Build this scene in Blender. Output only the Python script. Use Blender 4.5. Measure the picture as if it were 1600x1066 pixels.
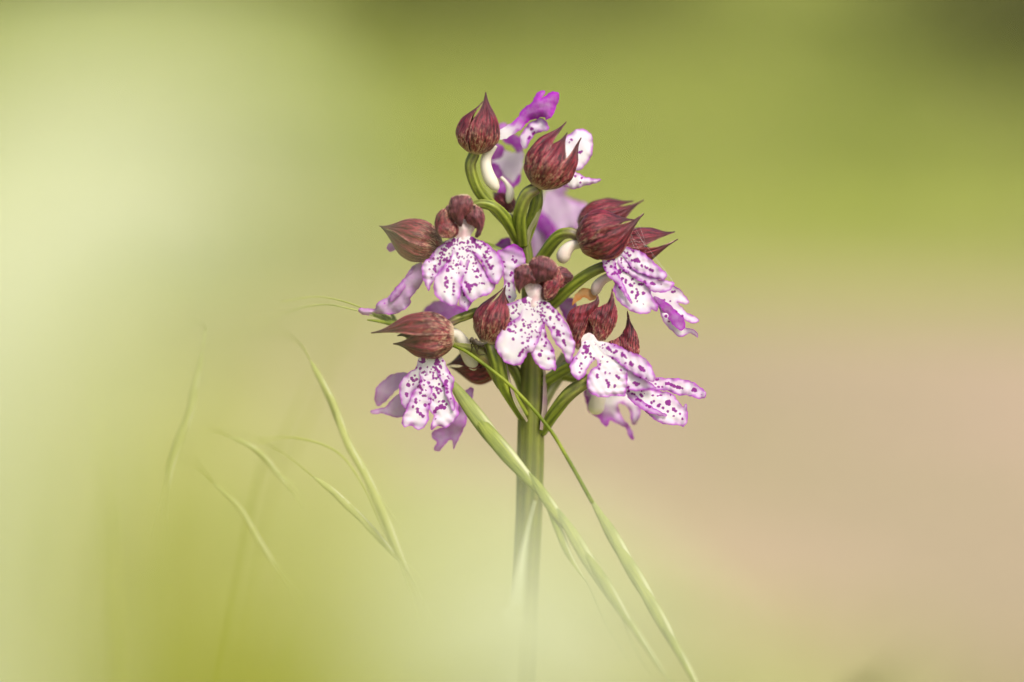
import bpy, math, random
import numpy as np
from mathutils import Vector, Matrix
from mathutils.geometry import delaunay_2d_cdt

rng = np.random.default_rng(7)
random.seed(7)
scene = bpy.context.scene
for o in list(bpy.data.objects):
    bpy.data.objects.remove(o)
col = scene.collection

# ------------------------------------------------------------------ camera
D0 = 0.5                     # metres to the plane of focus
PX = 0.18 / 1600             # metres per photograph pixel in that plane
PITCH = math.radians(10.0)
FWD = np.array([0, math.cos(PITCH), -math.sin(PITCH)])
UPV = np.array([0, math.sin(PITCH), math.cos(PITCH)])
RGT = np.array([1.0, 0, 0])
CAM = np.array([-0.0033, 0.0, 0.300]) - D0 * FWD
cd = bpy.data.cameras.new('camera')
cd.lens = 100.0
cd.sensor_width = 36.0
cd.clip_start = 0.005
cd.clip_end = 500.0
cd.dof.use_dof = True
cd.dof.focus_distance = D0
cd.dof.aperture_fstop = 2.8
cam = bpy.data.objects.new('camera', cd)
cam.location = CAM
cam.rotation_euler = (math.radians(90) - PITCH, 0, 0)
col.objects.link(cam)
scene.camera = cam

# ------------------------------------------------------------------ light
SUN_EL, SUN_AZ = math.radians(52), math.radians(142)      # azimuth clockwise from +Y: high sun through thin cloud, behind the camera
world = bpy.data.worlds.new('World')
scene.world = world
world.use_nodes = True
wn = world.node_tree.nodes
sky = wn.new('ShaderNodeTexSky')
sky.sky_type = 'NISHITA'
sky.sun_disc = False
sky.sun_elevation = SUN_EL
sky.sun_rotation = SUN_AZ
sky.air_density = 1.0
sky.dust_density = 4.0
sky.ozone_density = 0.6
bg = wn['Background']
bg.inputs['Strength'].default_value = 0.065
world.node_tree.links.new(sky.outputs['Color'], bg.inputs['Color'])
sl = bpy.data.lights.new('sun', 'SUN')
sl.energy = 1.5
sl.angle = math.radians(22)
sl.color = (1.0, 0.95, 0.86)
sun = bpy.data.objects.new('sun', sl)
sd = Vector((math.sin(SUN_AZ) * math.cos(SUN_EL), math.cos(SUN_AZ) * math.cos(SUN_EL), math.sin(SUN_EL)))
sun.rotation_euler = sd.to_track_quat('Z', 'Y').to_euler()
sun.location = (2, 2, 5)
col.objects.link(sun)
vs = scene.view_settings
vs.view_transform = 'Standard'
vs.look = 'None'
vs.gamma = 1.0
vs.exposure = 1.36
scene.cycles.use_denoising = True
scene.cycles.max_bounces = 8
scene.cycles.transparent_max_bounces = 8

# ------------------------------------------------------------------ coordinates
def W(p):
    """(px, py, dz): photograph pixels plus pixels towards the camera -> world metres."""
    p = np.asarray(p, float)
    p = p.reshape(-1, 3)
    d = D0 - p[:, 2] * PX
    k = d / D0
    x = (p[:, 0] - 800) * PX * k
    y = -(p[:, 1] - 533) * PX * k
    return CAM + x[:, None] * RGT + y[:, None] * UPV + d[:, None] * FWD

REG = {1: (690, 120, 5.077), 2: (550, 290, 4.847), 3: (820, 290, 4.263), 4: (560, 470, 4.442), 5: (740, 380, 4.1),
       6: (860, 450, 4.265), 7: (680, 560, 4.1), 8: (740, 290, 6.664), 9: (690, 480, 8.882), 10: (450, 440, 5.922), 0: (0, 0, 1)}

def T(r, pts):
    ox, oy, s = REG[r]
    a = np.asarray(pts, float)
    b = a.copy()
    b[:, 0] = ox + a[:, 0] / s
    b[:, 1] = oy + a[:, 1] / s
    if a.shape[1] > 2:
        b[:, 2] = a[:, 2] / s
    return b

def spline(pts, n, closed=False):
    P = np.asarray(pts, float)
    m = len(P)
    if closed:
        seg = m
        g = lambda i: P[i % m]
    else:
        seg = m - 1
        def g(i):
            if i < 0: return 2 * P[0] - P[1]
            if i >= m: return 2 * P[-1] - P[-2]
            return P[i]
    out = []
    ts = np.linspace(0, seg, n, endpoint=not closed)
    for t in ts:
        i = min(int(t), seg - 1)
        f = t - i
        p0, p1, p2, p3 = g(i - 1), g(i), g(i + 1), g(i + 2)
        out.append(0.5 * ((2 * p1) + (-p0 + p2) * f + (2 * p0 - 5 * p1 + 4 * p2 - p3) * f * f + (-p0 + 3 * p1 - 3 * p2 + p3) * f ** 3))
    return np.array(out)

def sstep(a, b, x):
    t = np.clip((x - a) / (b - a), 0, 1)
    return t * t * (3 - 2 * t)

# ------------------------------------------------------------------ objects
def tag(o, label=None, cat=None, group=None, kind=None):
    if label: o['label'] = label
    if cat: o['category'] = cat
    if group: o['group'] = group
    if kind: o['kind'] = kind
    return o

def empty(name, loc, parent=None):
    o = bpy.data.objects.new(name, None)
    o.empty_display_size = 0.005
    col.objects.link(o)
    if parent:
        o.parent = parent
        o.matrix_parent_inverse = Matrix.Identity(4)
        o.location = Vector(loc) - world_loc(parent)
    else:
        o.location = loc
    return o

def world_loc(o):
    v = Vector((0, 0, 0))
    while o:
        v += o.location
        o = o.parent
    return v

def mesh_obj(name, V, F, mat, parent=None, pig=None, solid=0.0, smooth=True):
    V = np.asarray(V, float)
    org = V.mean(axis=0)
    me = bpy.data.meshes.new(name)
    me.from_pydata((V - org).tolist(), [], [tuple(int(i) for i in f) for f in F])
    if pig is not None:
        at = me.attributes.new('pig', 'FLOAT_COLOR', 'POINT')
        at.data.foreach_set('color', np.asarray(pig, np.float32).ravel())
    me.materials.append(mat)
    if smooth:
        me.polygons.foreach_set('use_smooth', np.ones(len(me.polygons), bool))
    me.update()
    o = bpy.data.objects.new(name, me)
    col.objects.link(o)
    o.location = org
    if parent:
        o.parent = parent
        o.location = Vector(org) - world_loc(parent)
    if solid:
        m = o.modifiers.new('thickness', 'SOLIDIFY')
        m.thickness = solid
        m.offset = 0.0
        m.use_rim = True
        es = o.modifiers.new('crisp_rim', 'EDGE_SPLIT')
        es.split_angle = math.radians(55)
    return o

class MB:
    """collects pieces of one mesh"""
    def __init__(s): s.V, s.F, s.P, s.n = [], [], [], 0
    def add(s, V, F, P):
        s.V.append(V); s.P.append(P)
        s.F.extend([tuple(i + s.n for i in f) for f in F]); s.n += len(V)
    def build(s, name, mat, parent=None, solid=0.0):
        return mesh_obj(name, np.concatenate(s.V), s.F, mat, parent, np.concatenate(s.P), solid)

def tube(path, radii, nu=40, nv=16, ribs=0, ribamp=0.0, twist=0.0, world_pts=False, flat=1.0, flatdir=None, b=0.0, seed=0.0, cap=True, bend=None, raw=False):
    """tube along a path; path in pixel space unless world_pts. pig = (u, rib, b, seed)"""
    P = spline(path, nu)
    R = np.interp(np.linspace(0, 1, nu), np.linspace(0, 1, len(radii)), radii) if not callable(radii) else radii(np.linspace(0, 1, nu))
    if not world_pts:
        P = W(P)
        R = R * PX
    t = np.gradient(P, axis=0)
    t /= np.linalg.norm(t, axis=1)[:, None] + 1e-12
    n = np.cross(t[0], flatdir if flatdir is not None else np.array([0.3, -1, 0.2]))
    n /= np.linalg.norm(n)
    V, G = [], []
    th = np.linspace(0, 2 * np.pi, nv, endpoint=False)
    for i in range(nu):
        n = n - t[i] * np.dot(n, t[i])
        n /= np.linalg.norm(n)
        bn = np.cross(t[i], n)
        a = th + twist * i / nu
        rb = 0.5 + 0.5 * np.cos(ribs * th) if ribs else np.full(nv, 0.5)
        r = R[i] * (1 + ribamp * (2 * rb - 1))
        V.append(P[i] + (np.cos(a) * r)[:, None] * n + (np.sin(a) * r * flat)[:, None] * bn)
        G.append(rb)
    V = np.concatenate(V); G = np.concatenate(G)
    F = []
    for i in range(nu - 1):
        for j in range(nv):
            k = (j + 1) % nv
            F.append((i * nv + j, i * nv + k, (i + 1) * nv + k, (i + 1) * nv + j))
    U = np.repeat(np.linspace(0, 1, nu), nv)
    if cap:
        F.append(tuple(range(nv))[::-1])
        F.append(tuple((nu - 1) * nv + j for j in range(nv)))
    bb = b(U) if callable(b) else np.full(len(U), b)
    pig = np.stack([U, G, bb, np.full(len(U), seed)], 1)
    return V, F, pig

# ------------------------------------------------------------------ materials
def newmat(name):
    m = bpy.data.materials.new(name)
    m.use_nodes = True
    nt = m.node_tree
    nt.nodes.clear()
    return m, nt

class NT:
    def __init__(s, nt): s.nt = nt
    def n(s, t, **kw):
        nd = s.nt.nodes.new(t)
        for k, v in kw.items():
            if k in nd.inputs.keys(): s.set(nd.inputs[k], v)
            else: setattr(nd, k, v)
        return nd
    def set(s, inp, v):
        if isinstance(v, bpy.types.NodeSocket): s.nt.links.new(v, inp)
        else: inp.default_value = v
    def math(s, op, a, b=None, c=None):
        nd = s.nt.nodes.new('ShaderNodeMath'); nd.operation = op
        s.set(nd.inputs[0], a)
        if b is not None: s.set(nd.inputs[1], b)
        if c is not None: s.set(nd.inputs[2], c)
        return nd.outputs[0]
    def mix(s, f, a, b):
        nd = s.nt.nodes.new('ShaderNodeMix'); nd.data_type = 'RGBA'
        s.set(nd.inputs[0], f)
        for i, v in ((6, a), (7, b)):
            s.set(nd.inputs[i], v if isinstance(v, bpy.types.NodeSocket) else (*v, 1.0))
        return nd.outputs[2]
    def ramp(s, x, a, b):
        nd = s.nt.nodes.new('ShaderNodeMapRange'); nd.interpolation_type = 'SMOOTHSTEP'
        s.set(nd.inputs[0], x); s.set(nd.inputs[1], a); s.set(nd.inputs[2], b)
        return nd.outputs[0]
    def noise(s, vec, scale, detail=3, rough=0.5, dist=0.0):
        nd = s.nt.nodes.new('ShaderNodeTexNoise')
        if vec is not None: s.set(nd.inputs['Vector'], vec)
        nd.inputs['Scale'].default_value = scale
        nd.inputs['Detail'].default_value = detail
        nd.inputs['Roughness'].default_value = rough
        nd.inputs['Distortion'].default_value = dist
        return nd.outputs[0]
    def comb(s, x, y, z):
        nd = s.nt.nodes.new('ShaderNodeCombineXYZ')
        for i, v in enumerate((x, y, z)): s.set(nd.inputs[i], v)
        return nd.outputs[0]
    def pig(s):
        a = s.nt.nodes.new('ShaderNodeAttribute'); a.attribute_name = 'pig'
        sp = s.nt.nodes.new('ShaderNodeSeparateColor'); s.nt.links.new(a.outputs['Color'], sp.inputs[0])
        return sp.outputs[0], sp.outputs[1], sp.outputs[2], a.outputs['Alpha']
    def obj(s):
        return s.nt.nodes.new('ShaderNodeTexCoord').outputs['Object']
    def geo(s):
        return s.nt.nodes.new('ShaderNodeNewGeometry')
    def finish(s, color, rough=0.5, trans=0.0, tcol=None, bump=None, bstr=0.3, bdist=0.0002, spec=0.3, sheen=0.0):
        p = s.nt.nodes.new('ShaderNodeBsdfPrincipled')
        s.set(p.inputs['Base Color'], color if isinstance(color, bpy.types.NodeSocket) else (*color, 1))
        s.set(p.inputs['Roughness'], rough)
        p.inputs['Specular IOR Level'].default_value = spec
        if sheen: p.inputs['Sheen Weight'].default_value = sheen
        nrm = None
        if bump is not None:
            b = s.nt.nodes.new('ShaderNodeBump')
            b.inputs['Strength'].default_value = bstr
            b.inputs['Distance'].default_value = bdist
            s.set(b.inputs['Height'], bump)
            s.nt.links.new(b.outputs[0], p.inputs['Normal'])
        out = s.nt.nodes.new('ShaderNodeOutputMaterial')
        if trans:
            t = s.nt.nodes.new('ShaderNodeBsdfTranslucent')
            tc = tcol if tcol is not None else color
            s.set(t.inputs['Color'], tc if isinstance(tc, bpy.types.NodeSocket) else (*tc, 1))
            m = s.nt.nodes.new('ShaderNodeMixShader')
            m.inputs[0].default_value = trans
            s.nt.links.new(p.outputs[0], m.inputs[1]); s.nt.links.new(t.outputs[0], m.inputs[2])
            s.nt.links.new(m.outputs[0], out.inputs[0])
        else:
            s.nt.links.new(p.outputs[0], out.inputs[0])

def mat_lip():
    m, nt = newmat('lip_petal'); s = NT(nt)
    spot, edge, tint, _ = s.pig()
    oc = s.obj()
    n1 = s.noise(oc, 900, 3)
    n2 = s.noise(oc, 260, 2)
    base = s.mix(s.ramp(n2, 0.35, 0.7), (0.90, 0.87, 0.89), (0.82, 0.75, 0.84))
    pur = s.mix(n1, (0.30, 0.025, 0.35), (0.52, 0.11, 0.55))
    base = s.mix(s.math('MULTIPLY', tint, s.math('ADD', 0.55, s.math('MULTIPLY', n1, 0.8))), base, pur)
    base = s.mix(s.math('MULTIPLY', edge, 0.92), base, (0.45, 0.015, 0.52))
    spc = s.mix(n1, (0.22, 0.005, 0.23), (0.36, 0.014, 0.36))
    base = s.mix(s.math('MULTIPLY', s.ramp(spot, 0.25, 0.75), 0.95), base, spc)
    fine = s.noise(oc, 5200, 2)
    s.finish(base, 0.6, trans=0.40, bump=fine, bstr=0.3, bdist=0.0001, spec=0.15)
    return m

def mat_sepal(name='sepal_skin', rose=(0.25, 0.026, 0.044), dark=(0.026, 0.004, 0.008), tan=(0.60, 0.40, 0.25), orange=0.0):
    m, nt = newmat(name); s = NT(nt)
    u, v, pale, seed = s.pig()
    sd_ = s.math('MULTIPLY', seed, 37.0)
    vec = s.comb(s.math('MULTIPLY', v, 21.0), s.math('MULTIPLY', u, 3.4), sd_)
    vein = s.noise(vec, 1.6, 6, 0.66, 0.7)
    vec2 = s.comb(s.math('MULTIPLY', v, 24.0), s.math('MULTIPLY', u, 10.0), sd_)
    speck = s.noise(vec2, 1.5, 3, 0.6, 0.8)
    big = s.noise(s.obj(), 180, 2)
    c = s.mix(s.ramp(vein, 0.43, 0.58), dark, rose)
    line = s.noise(s.comb(s.math('MULTIPLY', v, 34.0), s.math('MULTIPLY', u, 1.8), s.math('ADD', sd_, 5.0)), 1.6, 3, 0.6, 0.5)
    c = s.mix(s.math('MULTIPLY', s.ramp(line, 0.56, 0.66), 0.5), c, (0.38, 0.085, 0.095))
    c = s.mix(s.math('MULTIPLY', s.ramp(big, 0.5, 0.75), 0.18), c, (0.30, 0.09, 0.10))
    pm = s.math('MULTIPLY', s.math('MULTIPLY', s.ramp(u, 0.62, 0.05), s.math('MINIMUM', pale, 1.0)), s.ramp(s.math('ADD', s.math('MULTIPLY', speck, 0.75), s.math('MULTIPLY', vein, 0.25)), 0.49, 0.60))
    c = s.mix(pm, c, tan)
    c = s.mix(s.math('MULTIPLY', s.ramp(u, 0.08, 0.0), s.math('MULTIPLY', pale, 0.8)), c, (0.62, 0.50, 0.33))
    c = s.mix(s.math('MULTIPLY', s.ramp(u, 0.58, 0.95), 0.8), c, (0.055, 0.026, 0.030))
    c = s.mix(s.math('MULTIPLY', s.math('MULTIPLY', s.ramp(pale, 1.2, 1.9), 0.55), s.ramp(speck, 0.40, 0.60)), c, (0.45, 0.24, 0.18))
    s.finish(c, 0.38, trans=0.12, tcol=(0.35, 0.05, 0.03), bump=s.math('ADD', vein, s.math('MULTIPLY', speck, 0.4)), bstr=0.5, bdist=0.0004, spec=0.3)
    return m

def mat_green(name, a, b, purple=(0.10, 0.05, 0.06), rough=0.45, trans=0.0, streak=40):
    m, nt = newmat(name); s = NT(nt)
    u, rib, pb, seed = s.pig()
    oc = s.obj()
    n = s.noise(oc, 350, 3)
    st = s.noise(s.comb(s.math('MULTIPLY', rib, 3.0), s.math('MULTIPLY', u, 2.5), s.math('MULTIPLY', seed, 31.0)), 3.0, 4, 0.6)
    c = s.mix(s.ramp(s.math('ADD', s.math('MULTIPLY', rib, 0.28), s.math('MULTIPLY', st, 0.8)), 0.3, 0.8), a, b)
    c = s.mix(s.math('MULTIPLY', s.ramp(n, 0.4, 0.75), 0.35), c, tuple(x * 0.55 for x in a))
    pm = s.math('MULTIPLY', pb, s.ramp(s.math('ADD', s.math('MULTIPLY', st, 0.6), s.math('MULTIPLY', n, 0.5)), 0.38, 0.66))
    c = s.mix(pm, c, purple)
    c = s.mix(s.math('MULTIPLY', s.ramp(pb, 0.6, 1.0), 0.5), c, purple)
    s.finish(c, rough, trans=trans, bump=s.noise(oc, 2600, 3), bstr=0.35, bdist=0.00015, spec=0.35)
    return m

def mat_spur():
    m, nt = newmat('spur_skin'); s = NT(nt)
    u, v, t, seed = s.pig()
    oc = s.obj()
    n = s.noise(oc, 300, 3)
    c = s.mix(n, (0.84, 0.78, 0.70), (0.78, 0.72, 0.56))
    c = s.mix(s.math('MULTIPLY', t, s.ramp(n, 0.35, 0.65)), c, (0.62, 0.30, 0.42))
    s.finish(c, 0.5, trans=0.25, spec=0.3)
    return m

def mat_throat():
    m, nt = newmat('throat_skin'); s = NT(nt)
    oc = s.obj()
    n = s.noise(oc, 500, 3)
    c = s.mix(s.ramp(n, 0.35, 0.7), (0.86, 0.74, 0.74), (0.72, 0.48, 0.52))
    s.finish(c, 0.55, trans=0.25, spec=0.2)
    return m

def mat_lemma(name, a, b, pale, trans=0.25):
    m, nt = newmat(name); s = NT(nt)
    u, rib, pb, seed = s.pig()
    oc = s.obj()
    n = s.noise(oc, 200, 3)
    st = s.noise(s.comb(s.math('MULTIPLY', rib, 5.0), s.math('MULTIPLY', u, 1.2), s.math('MULTIPLY', seed, 31.0)), 3.0, 3, 0.6)
    c = s.mix(s.ramp(s.math('ADD', s.math('MULTIPLY', st, 0.7), s.math('MULTIPLY', n, 0.3)), 0.38, 0.6), a, b)
    c = s.mix(pb, c, pale)
    s.finish(c, 0.45, trans=trans, spec=0.22, bump=st, bstr=0.5, bdist=0.0002)
    return m

def mat_plain(name, a, b, scale, rough=0.6, trans=0.0, spec=0.2, tcol=None):
    m, nt = newmat(name); s = NT(nt)
    n = s.noise(s.obj(), scale, 4)
    c = s.mix(s.ramp(n, 0.3, 0.7), a, b)
    s.finish(c, rough, trans=trans, spec=spec, tcol=tcol)
    return m

M_LIP = mat_lip()
M_SEP = mat_sepal()
M_SEPD = mat_sepal('dusky_sepal_skin', rose=(0.20, 0.055, 0.070), dark=(0.028, 0.010, 0.014))
M_ORANGE = mat_plain('withered_skin', (0.72, 0.50, 0.24), (0.66, 0.26, 0.05), 420, 0.5, 0.4)
M_OVARY = mat_green('ovary_skin', (0.08, 0.11, 0.009), (0.28, 0.33, 0.035), (0.13, 0.055, 0.075))
M_STEM = mat_green('stem_skin', (0.08, 0.105, 0.008), (0.19, 0.22, 0.025), (0.12, 0.075, 0.05))
M_BRACT = mat_green('bract_skin', (0.30, 0.34, 0.10), (0.55, 0.55, 0.30), (0.32, 0.18, 0.24), trans=0.3)
M_GBRACT = mat_green('green_bract_skin', (0.14, 0.18, 0.02), (0.26, 0.32, 0.05), (0.40, 0.10, 0.16), trans=0.25)
M_SPUR = mat_spur()
M_THROAT = mat_throat()
M_LEMMA = mat_lemma('lemma_skin', (0.14, 0.19, 0.012), (0.36, 0.41, 0.045), (0.80, 0.80, 0.55))
M_LEMMA2 = mat_lemma('pale_lemma_skin', (0.42, 0.46, 0.10), (0.56, 0.59, 0.20), (0.82, 0.82, 0.60), 0.35)

# ------------------------------------------------------------------ the setting
def mat_ground():
    m, nt = newmat('meadow_ground'); s = NT(nt)
    g = s.geo().outputs['Position']
    sp = nt.nodes.new('ShaderNodeSeparateXYZ'); nt.links.new(g, sp.inputs[0])
    x, y = sp.outputs[0], sp.outputs[1]
    nb = s.noise(g, 1.3, 3)
    nm = s.noise(g, 3.0, 2)
    nf = s.noise(g, 40, 5, 0.65)
    earth = s.mix(s.ramp(nf, 0.3, 0.7), (0.29, 0.23, 0.14), (0.40, 0.325, 0.205))
    earth = s.mix(s.ramp(nm, 0.45, 0.65), earth, (0.47, 0.325, 0.25))
    green = s.mix(s.ramp(nf, 0.3, 0.7), (0.22, 0.245, 0.04), (0.335, 0.365, 0.08))
    yy = s.math('ADD', y, s.math('MULTIPLY', s.math('SUBTRACT', nb, 0.5), 0.9))
    far = s.ramp(yy, 1.45, 2.35)
    near = s.ramp(s.math('ADD', yy, s.math('MULTIPLY', x, 2.4)), 1.55, 0.85)
    tuft = s.ramp(s.noise(g, 2.3, 3), 0.52, 0.66)
    earth = s.mix(s.math('MULTIPLY', tuft, 0.55), earth, (0.33, 0.33, 0.10))
    green = s.mix(s.math('MULTIPLY', s.ramp(nm, 0.5, 0.68), 0.6), green, (0.32, 0.32, 0.12))
    c = s.mix(far, earth, green)
    c = s.mix(s.math('MULTIPLY', near, 0.8), c, (0.36, 0.38, 0.12))
    s.finish(c, 0.9, bump=nf, bstr=0.6, bdist=0.01, spec=0.1)
    return m

M_GROUND = mat_ground()
def build_ground():
    xs = np.concatenate([np.linspace(-200, -6, 8), np.linspace(-5, 5, 81), np.linspace(6, 200, 8)])
    ys = np.concatenate([np.linspace(-200, -4, 8), np.linspace(-3, 12, 121), np.linspace(14, 200, 8)])
    X, Y = np.meshgrid(xs, ys)
    Z = 0.008 * np.sin(X * 7 + 1.3 * Y) * np.cos(Y * 6.1) + 0.006 * np.sin(X * 17 + 3) * np.sin(Y * 15)
    Z *= (np.abs(X) < 5) & (Y > -3) & (Y < 12)
    V = np.stack([X, Y, Z], -1).reshape(-1, 3)
    n = len(xs)
    F = [(j * n + i, j * n + i + 1, (j + 1) * n + i + 1, (j + 1) * n + i) for j in range(len(ys) - 1) for i in range(n - 1)]
    me = bpy.data.meshes.new('ground')
    me.from_pydata(V.tolist(), [], F)
    me.materials.append(M_GROUND)
    me.polygons.foreach_set('use_smooth', np.ones(len(F), bool))
    o = bpy.data.objects.new('ground', me)
    col.objects.link(o)
    tag(o, 'tan earth and green turf of the meadow floor', None, None, 'structure')
build_ground()

def mat_turf():
    m, nt = newmat('turf_blades'); s = NT(nt)
    u, r, dry, _ = s.pig()
    c = s.mix(u, (0.16, 0.21, 0.03), (0.31, 0.385, 0.07))
    c = s.mix(r, c, (0.35, 0.40, 0.09))
    c = s.mix(dry, c, (0.48, 0.38, 0.22))
    s.finish(c, 0.55, trans=0.3, spec=0.25)
    return m

def build_turf():
    n = 26000
    x = rng.uniform(-1, 1, n); y = 0.55 + 9.5 * rng.uniform(0, 1, n) ** 1.8
    x = x * (0.28 + 0.27 * (y + 0.5))
    patch = np.sin(x * 3.1 + 1.0) * np.cos(y * 2.3) + 0.5 * np.sin(x * 7 - y * 3)
    keep = np.where(y > 2.3, 1.0, np.where(y < 1.0 - 0.7 * x, 0.5, 0.10 + 0.06 * patch))
    k = rng.uniform(0, 1, n) < keep
    x, y = x[k], y[k]; n = len(x)
    h = rng.uniform(0.02, 0.07, n) * np.where(y > 2.3, 1.2, 0.7)
    w = rng.uniform(0.001, 0.0022, n) * (1 + 0.25 * y)
    a = rng.uniform(0, 2 * np.pi, n); ln = rng.uniform(0.1, 0.7, n)
    la = rng.uniform(0, 2 * np.pi, n)
    base = np.stack([x, y, np.full(n, -0.012)], 1)
    side = np.stack([np.cos(a), np.sin(a), 0 * a], 1) * w[:, None]
    lean = np.stack([np.cos(la), np.sin(la), 0 * a], 1) * (h * ln)[:, None]
    up = np.array([0, 0, 1.0])
    V = np.stack([base - side, base + side,
                  base + up * (h * .5)[:, None] + lean * .25 - side * .8, base + up * (h * .5)[:, None] + lean * .25 + side * .8,
                  base + up * h[:, None] + lean], 1).reshape(-1, 3)
    i = np.arange(n) * 5
    F = []
    for q in i:
        F.append((q, q + 1, q + 3, q + 2)); F.append((q + 2, q + 3, q + 4))
    U = np.tile([0, 0, .5, .5, 1], n)
    R = np.repeat(rng.uniform(0, 1, n), 5)
    dry = np.repeat((rng.uniform(0, 1, n) < np.where(y > 2.3, 0.12, 0.45)) * 1.0, 5)
    o = mesh_obj('grass', V, F, mat_turf(), None, np.stack([U, R, dry, U], 1), smooth=False)
    tag(o, 'short green and straw coloured turf blurred behind the orchid', 'grass', None, 'stuff')
build_turf()

M_BUSHLEAF = mat_plain('bush_leaf', (0.09, 0.095, 0.03), (0.15, 0.15, 0.045), 6, 0.5, 0.2)
M_BARK = mat_plain('bush_bark', (0.10, 0.075, 0.05), (0.18, 0.14, 0.10), 30, 0.8)
def build_bush(x, y, rx, rz, nleaf, label):
    root = empty('bush', (x, y, 0))
    mb = MB()
    for k in range(5):
        a = k * 1.3 + x
        tip = np.array([x + rx * .6 * math.cos(a), y + rx * .5 * math.sin(a), rz * 1.3])
        base = np.array([x + .03 * math.cos(a), y + .03 * math.sin(a), -0.02])
        mid = (base + tip) / 2 + np.array([.05, 0, .06])
        mb.add(*tube([base, mid, tip], [0.02, 0.012, 0.004], 10, 7, world_pts=True))
    mb.build('trunk', M_BARK, root)
    cl = rng.normal(0, 1, (26, 3)); cl /= np.linalg.norm(cl, axis=1)[:, None]
    cl *= rng.uniform(0.45, 0.9, 26)[:, None]
    c = cl[rng.integers(0, 26, nleaf)] + rng.normal(0, 0.17, (nleaf, 3))
    c = c * np.array([rx, rx, rz]) + np.array([x, y, rz * 0.98])
    c = c[c[:, 2] > 0.02]; n = len(c)
    d = rng.normal(0, 1, (n, 3)); d /= np.linalg.norm(d, axis=1)[:, None]
    e = np.cross(d, rng.normal(0, 1, (n, 3))); e /= np.linalg.norm(e, axis=1)[:, None]
    L = rng.uniform(0.02, 0.045, n)[:, None]
    V = np.stack([c - d * L, c + e * L * .45, c + d * L, c - e * L * .45], 1).reshape(-1, 3)
    F = [(4 * i, 4 * i + 1, 4 * i + 2, 4 * i + 3) for i in range(n)]
    mesh_obj('crown', V, F, M_BUSHLEAF, root, smooth=False)
    tag(root, label, 'bush')
build_bush(0.78, 3.75, 0.36, 0.22, 520, 'dark leafy bush casting shade at the far edge of the meadow')
build_bush(0.02, 5.7, 0.5, 0.17, 2000, 'low dark bush far behind the orchid flower head')
build_bush(-1.1, 7.2, 0.6, 0.2, 1800, 'broad dim bush beyond the turf behind the pale grass leaves')

# ------------------------------------------------------------------ petals traced lobe by lobe
def lobe_mesh(poly, zfun, step=1.7, jag=0.5, seed=0, pigfun=None):
    """a sheet filling the outline poly (pixel space); zfun(x, y, e) gives depth, e = distance to the rim"""
    r = np.random.default_rng(seed)
    P0 = np.asarray(poly, float)
    per = np.linalg.norm(np.roll(P0, -1, 0) - P0, axis=1).sum()
    n = max(24, int(per / step))
    B = spline(P0, n * 3, closed=True)
    d = np.linalg.norm(np.diff(np.vstack([B, B[:1]]), axis=0), axis=1)
    s_ = np.concatenate([[0], np.cumsum(d)])
    t = np.linspace(0, s_[-1], n, endpoint=False)
    Bc = np.vstack([B, B[:1]])
    B = np.stack([np.interp(t, s_, Bc[:, 0]), np.interp(t, s_, Bc[:, 1])], 1)
    ph = r.uniform(0, 6.28, 4)
    tt = t / s_[-1] * 2 * np.pi
    tang = np.roll(B, -1, 0) - np.roll(B, 1, 0)
    nor = np.stack([tang[:, 1], -tang[:, 0]], 1); nor /= np.linalg.norm(nor, axis=1)[:, None] + 1e-9
    k = per / 14
    wob = np.sin(tt * round(k) + ph[0]) * .5 + np.sin(tt * round(k * 1.7) + ph[1]) * .35 + np.sin(tt * round(k * .5) + ph[2]) * .5
    B = B + nor * (wob * jag)[:, None]
    lo, hi = B.min(0), B.max(0)
    gx = np.arange(lo[0], hi[0], step); gy = np.arange(lo[1], hi[1], step * .87)
    G = np.array([(xx + (step / 2 if j % 2 else 0), yy) for j, yy in enumerate(gy) for xx in gx])
    # inside test
    inside = np.zeros(len(G), bool)
    x1, y1 = B[:, 0], B[:, 1]; x2, y2 = np.roll(x1, -1), np.roll(y1, -1)
    for a, b_, c_, d_ in zip(x1, y1, x2, y2):
        cond = ((b_ > G[:, 1]) != (d_ > G[:, 1]))
        if d_ != b_:
            inside ^= cond & (G[:, 0] < (c_ - a) * (G[:, 1] - b_) / (d_ - b_) + a)
    G = G[inside]
    def rimdist(Q):
        return np.sqrt(((Q[:, None, :] - B[None, :, :]) ** 2).sum(-1)).min(1)
    if len(G):
        G = G[rimdist(G) > step * .6]
    allp = np.vstack([B, G])
    m = len(B)
    vo, eo, fo, *_ = delaunay_2d_cdt([Vector(p) for p in allp], [(i, (i + 1) % m) for i in range(m)], [], 1, 1e-4)
    Q = np.array([(v.x, v.y) for v in vo])
    e = rimdist(Q)
    z = zfun(Q[:, 0], Q[:, 1], e)
    V = W(np.column_stack([Q, z]))
    return V, [tuple(f) for f in fo], pigfun(Q[:, 0], Q[:, 1], e)

def wave(x, y, seed, wl):
    r = np.random.default_rng(seed + 991)
    out = 0
    for _ in range(4):
        a = r.uniform(0, 6.28); k = 2 * np.pi / (wl * r.uniform(.6, 1.6))
        out = out + np.sin((x * np.cos(a) + y * np.sin(a)) * k + r.uniform(0, 6.28))
    return out / 2.2

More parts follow.
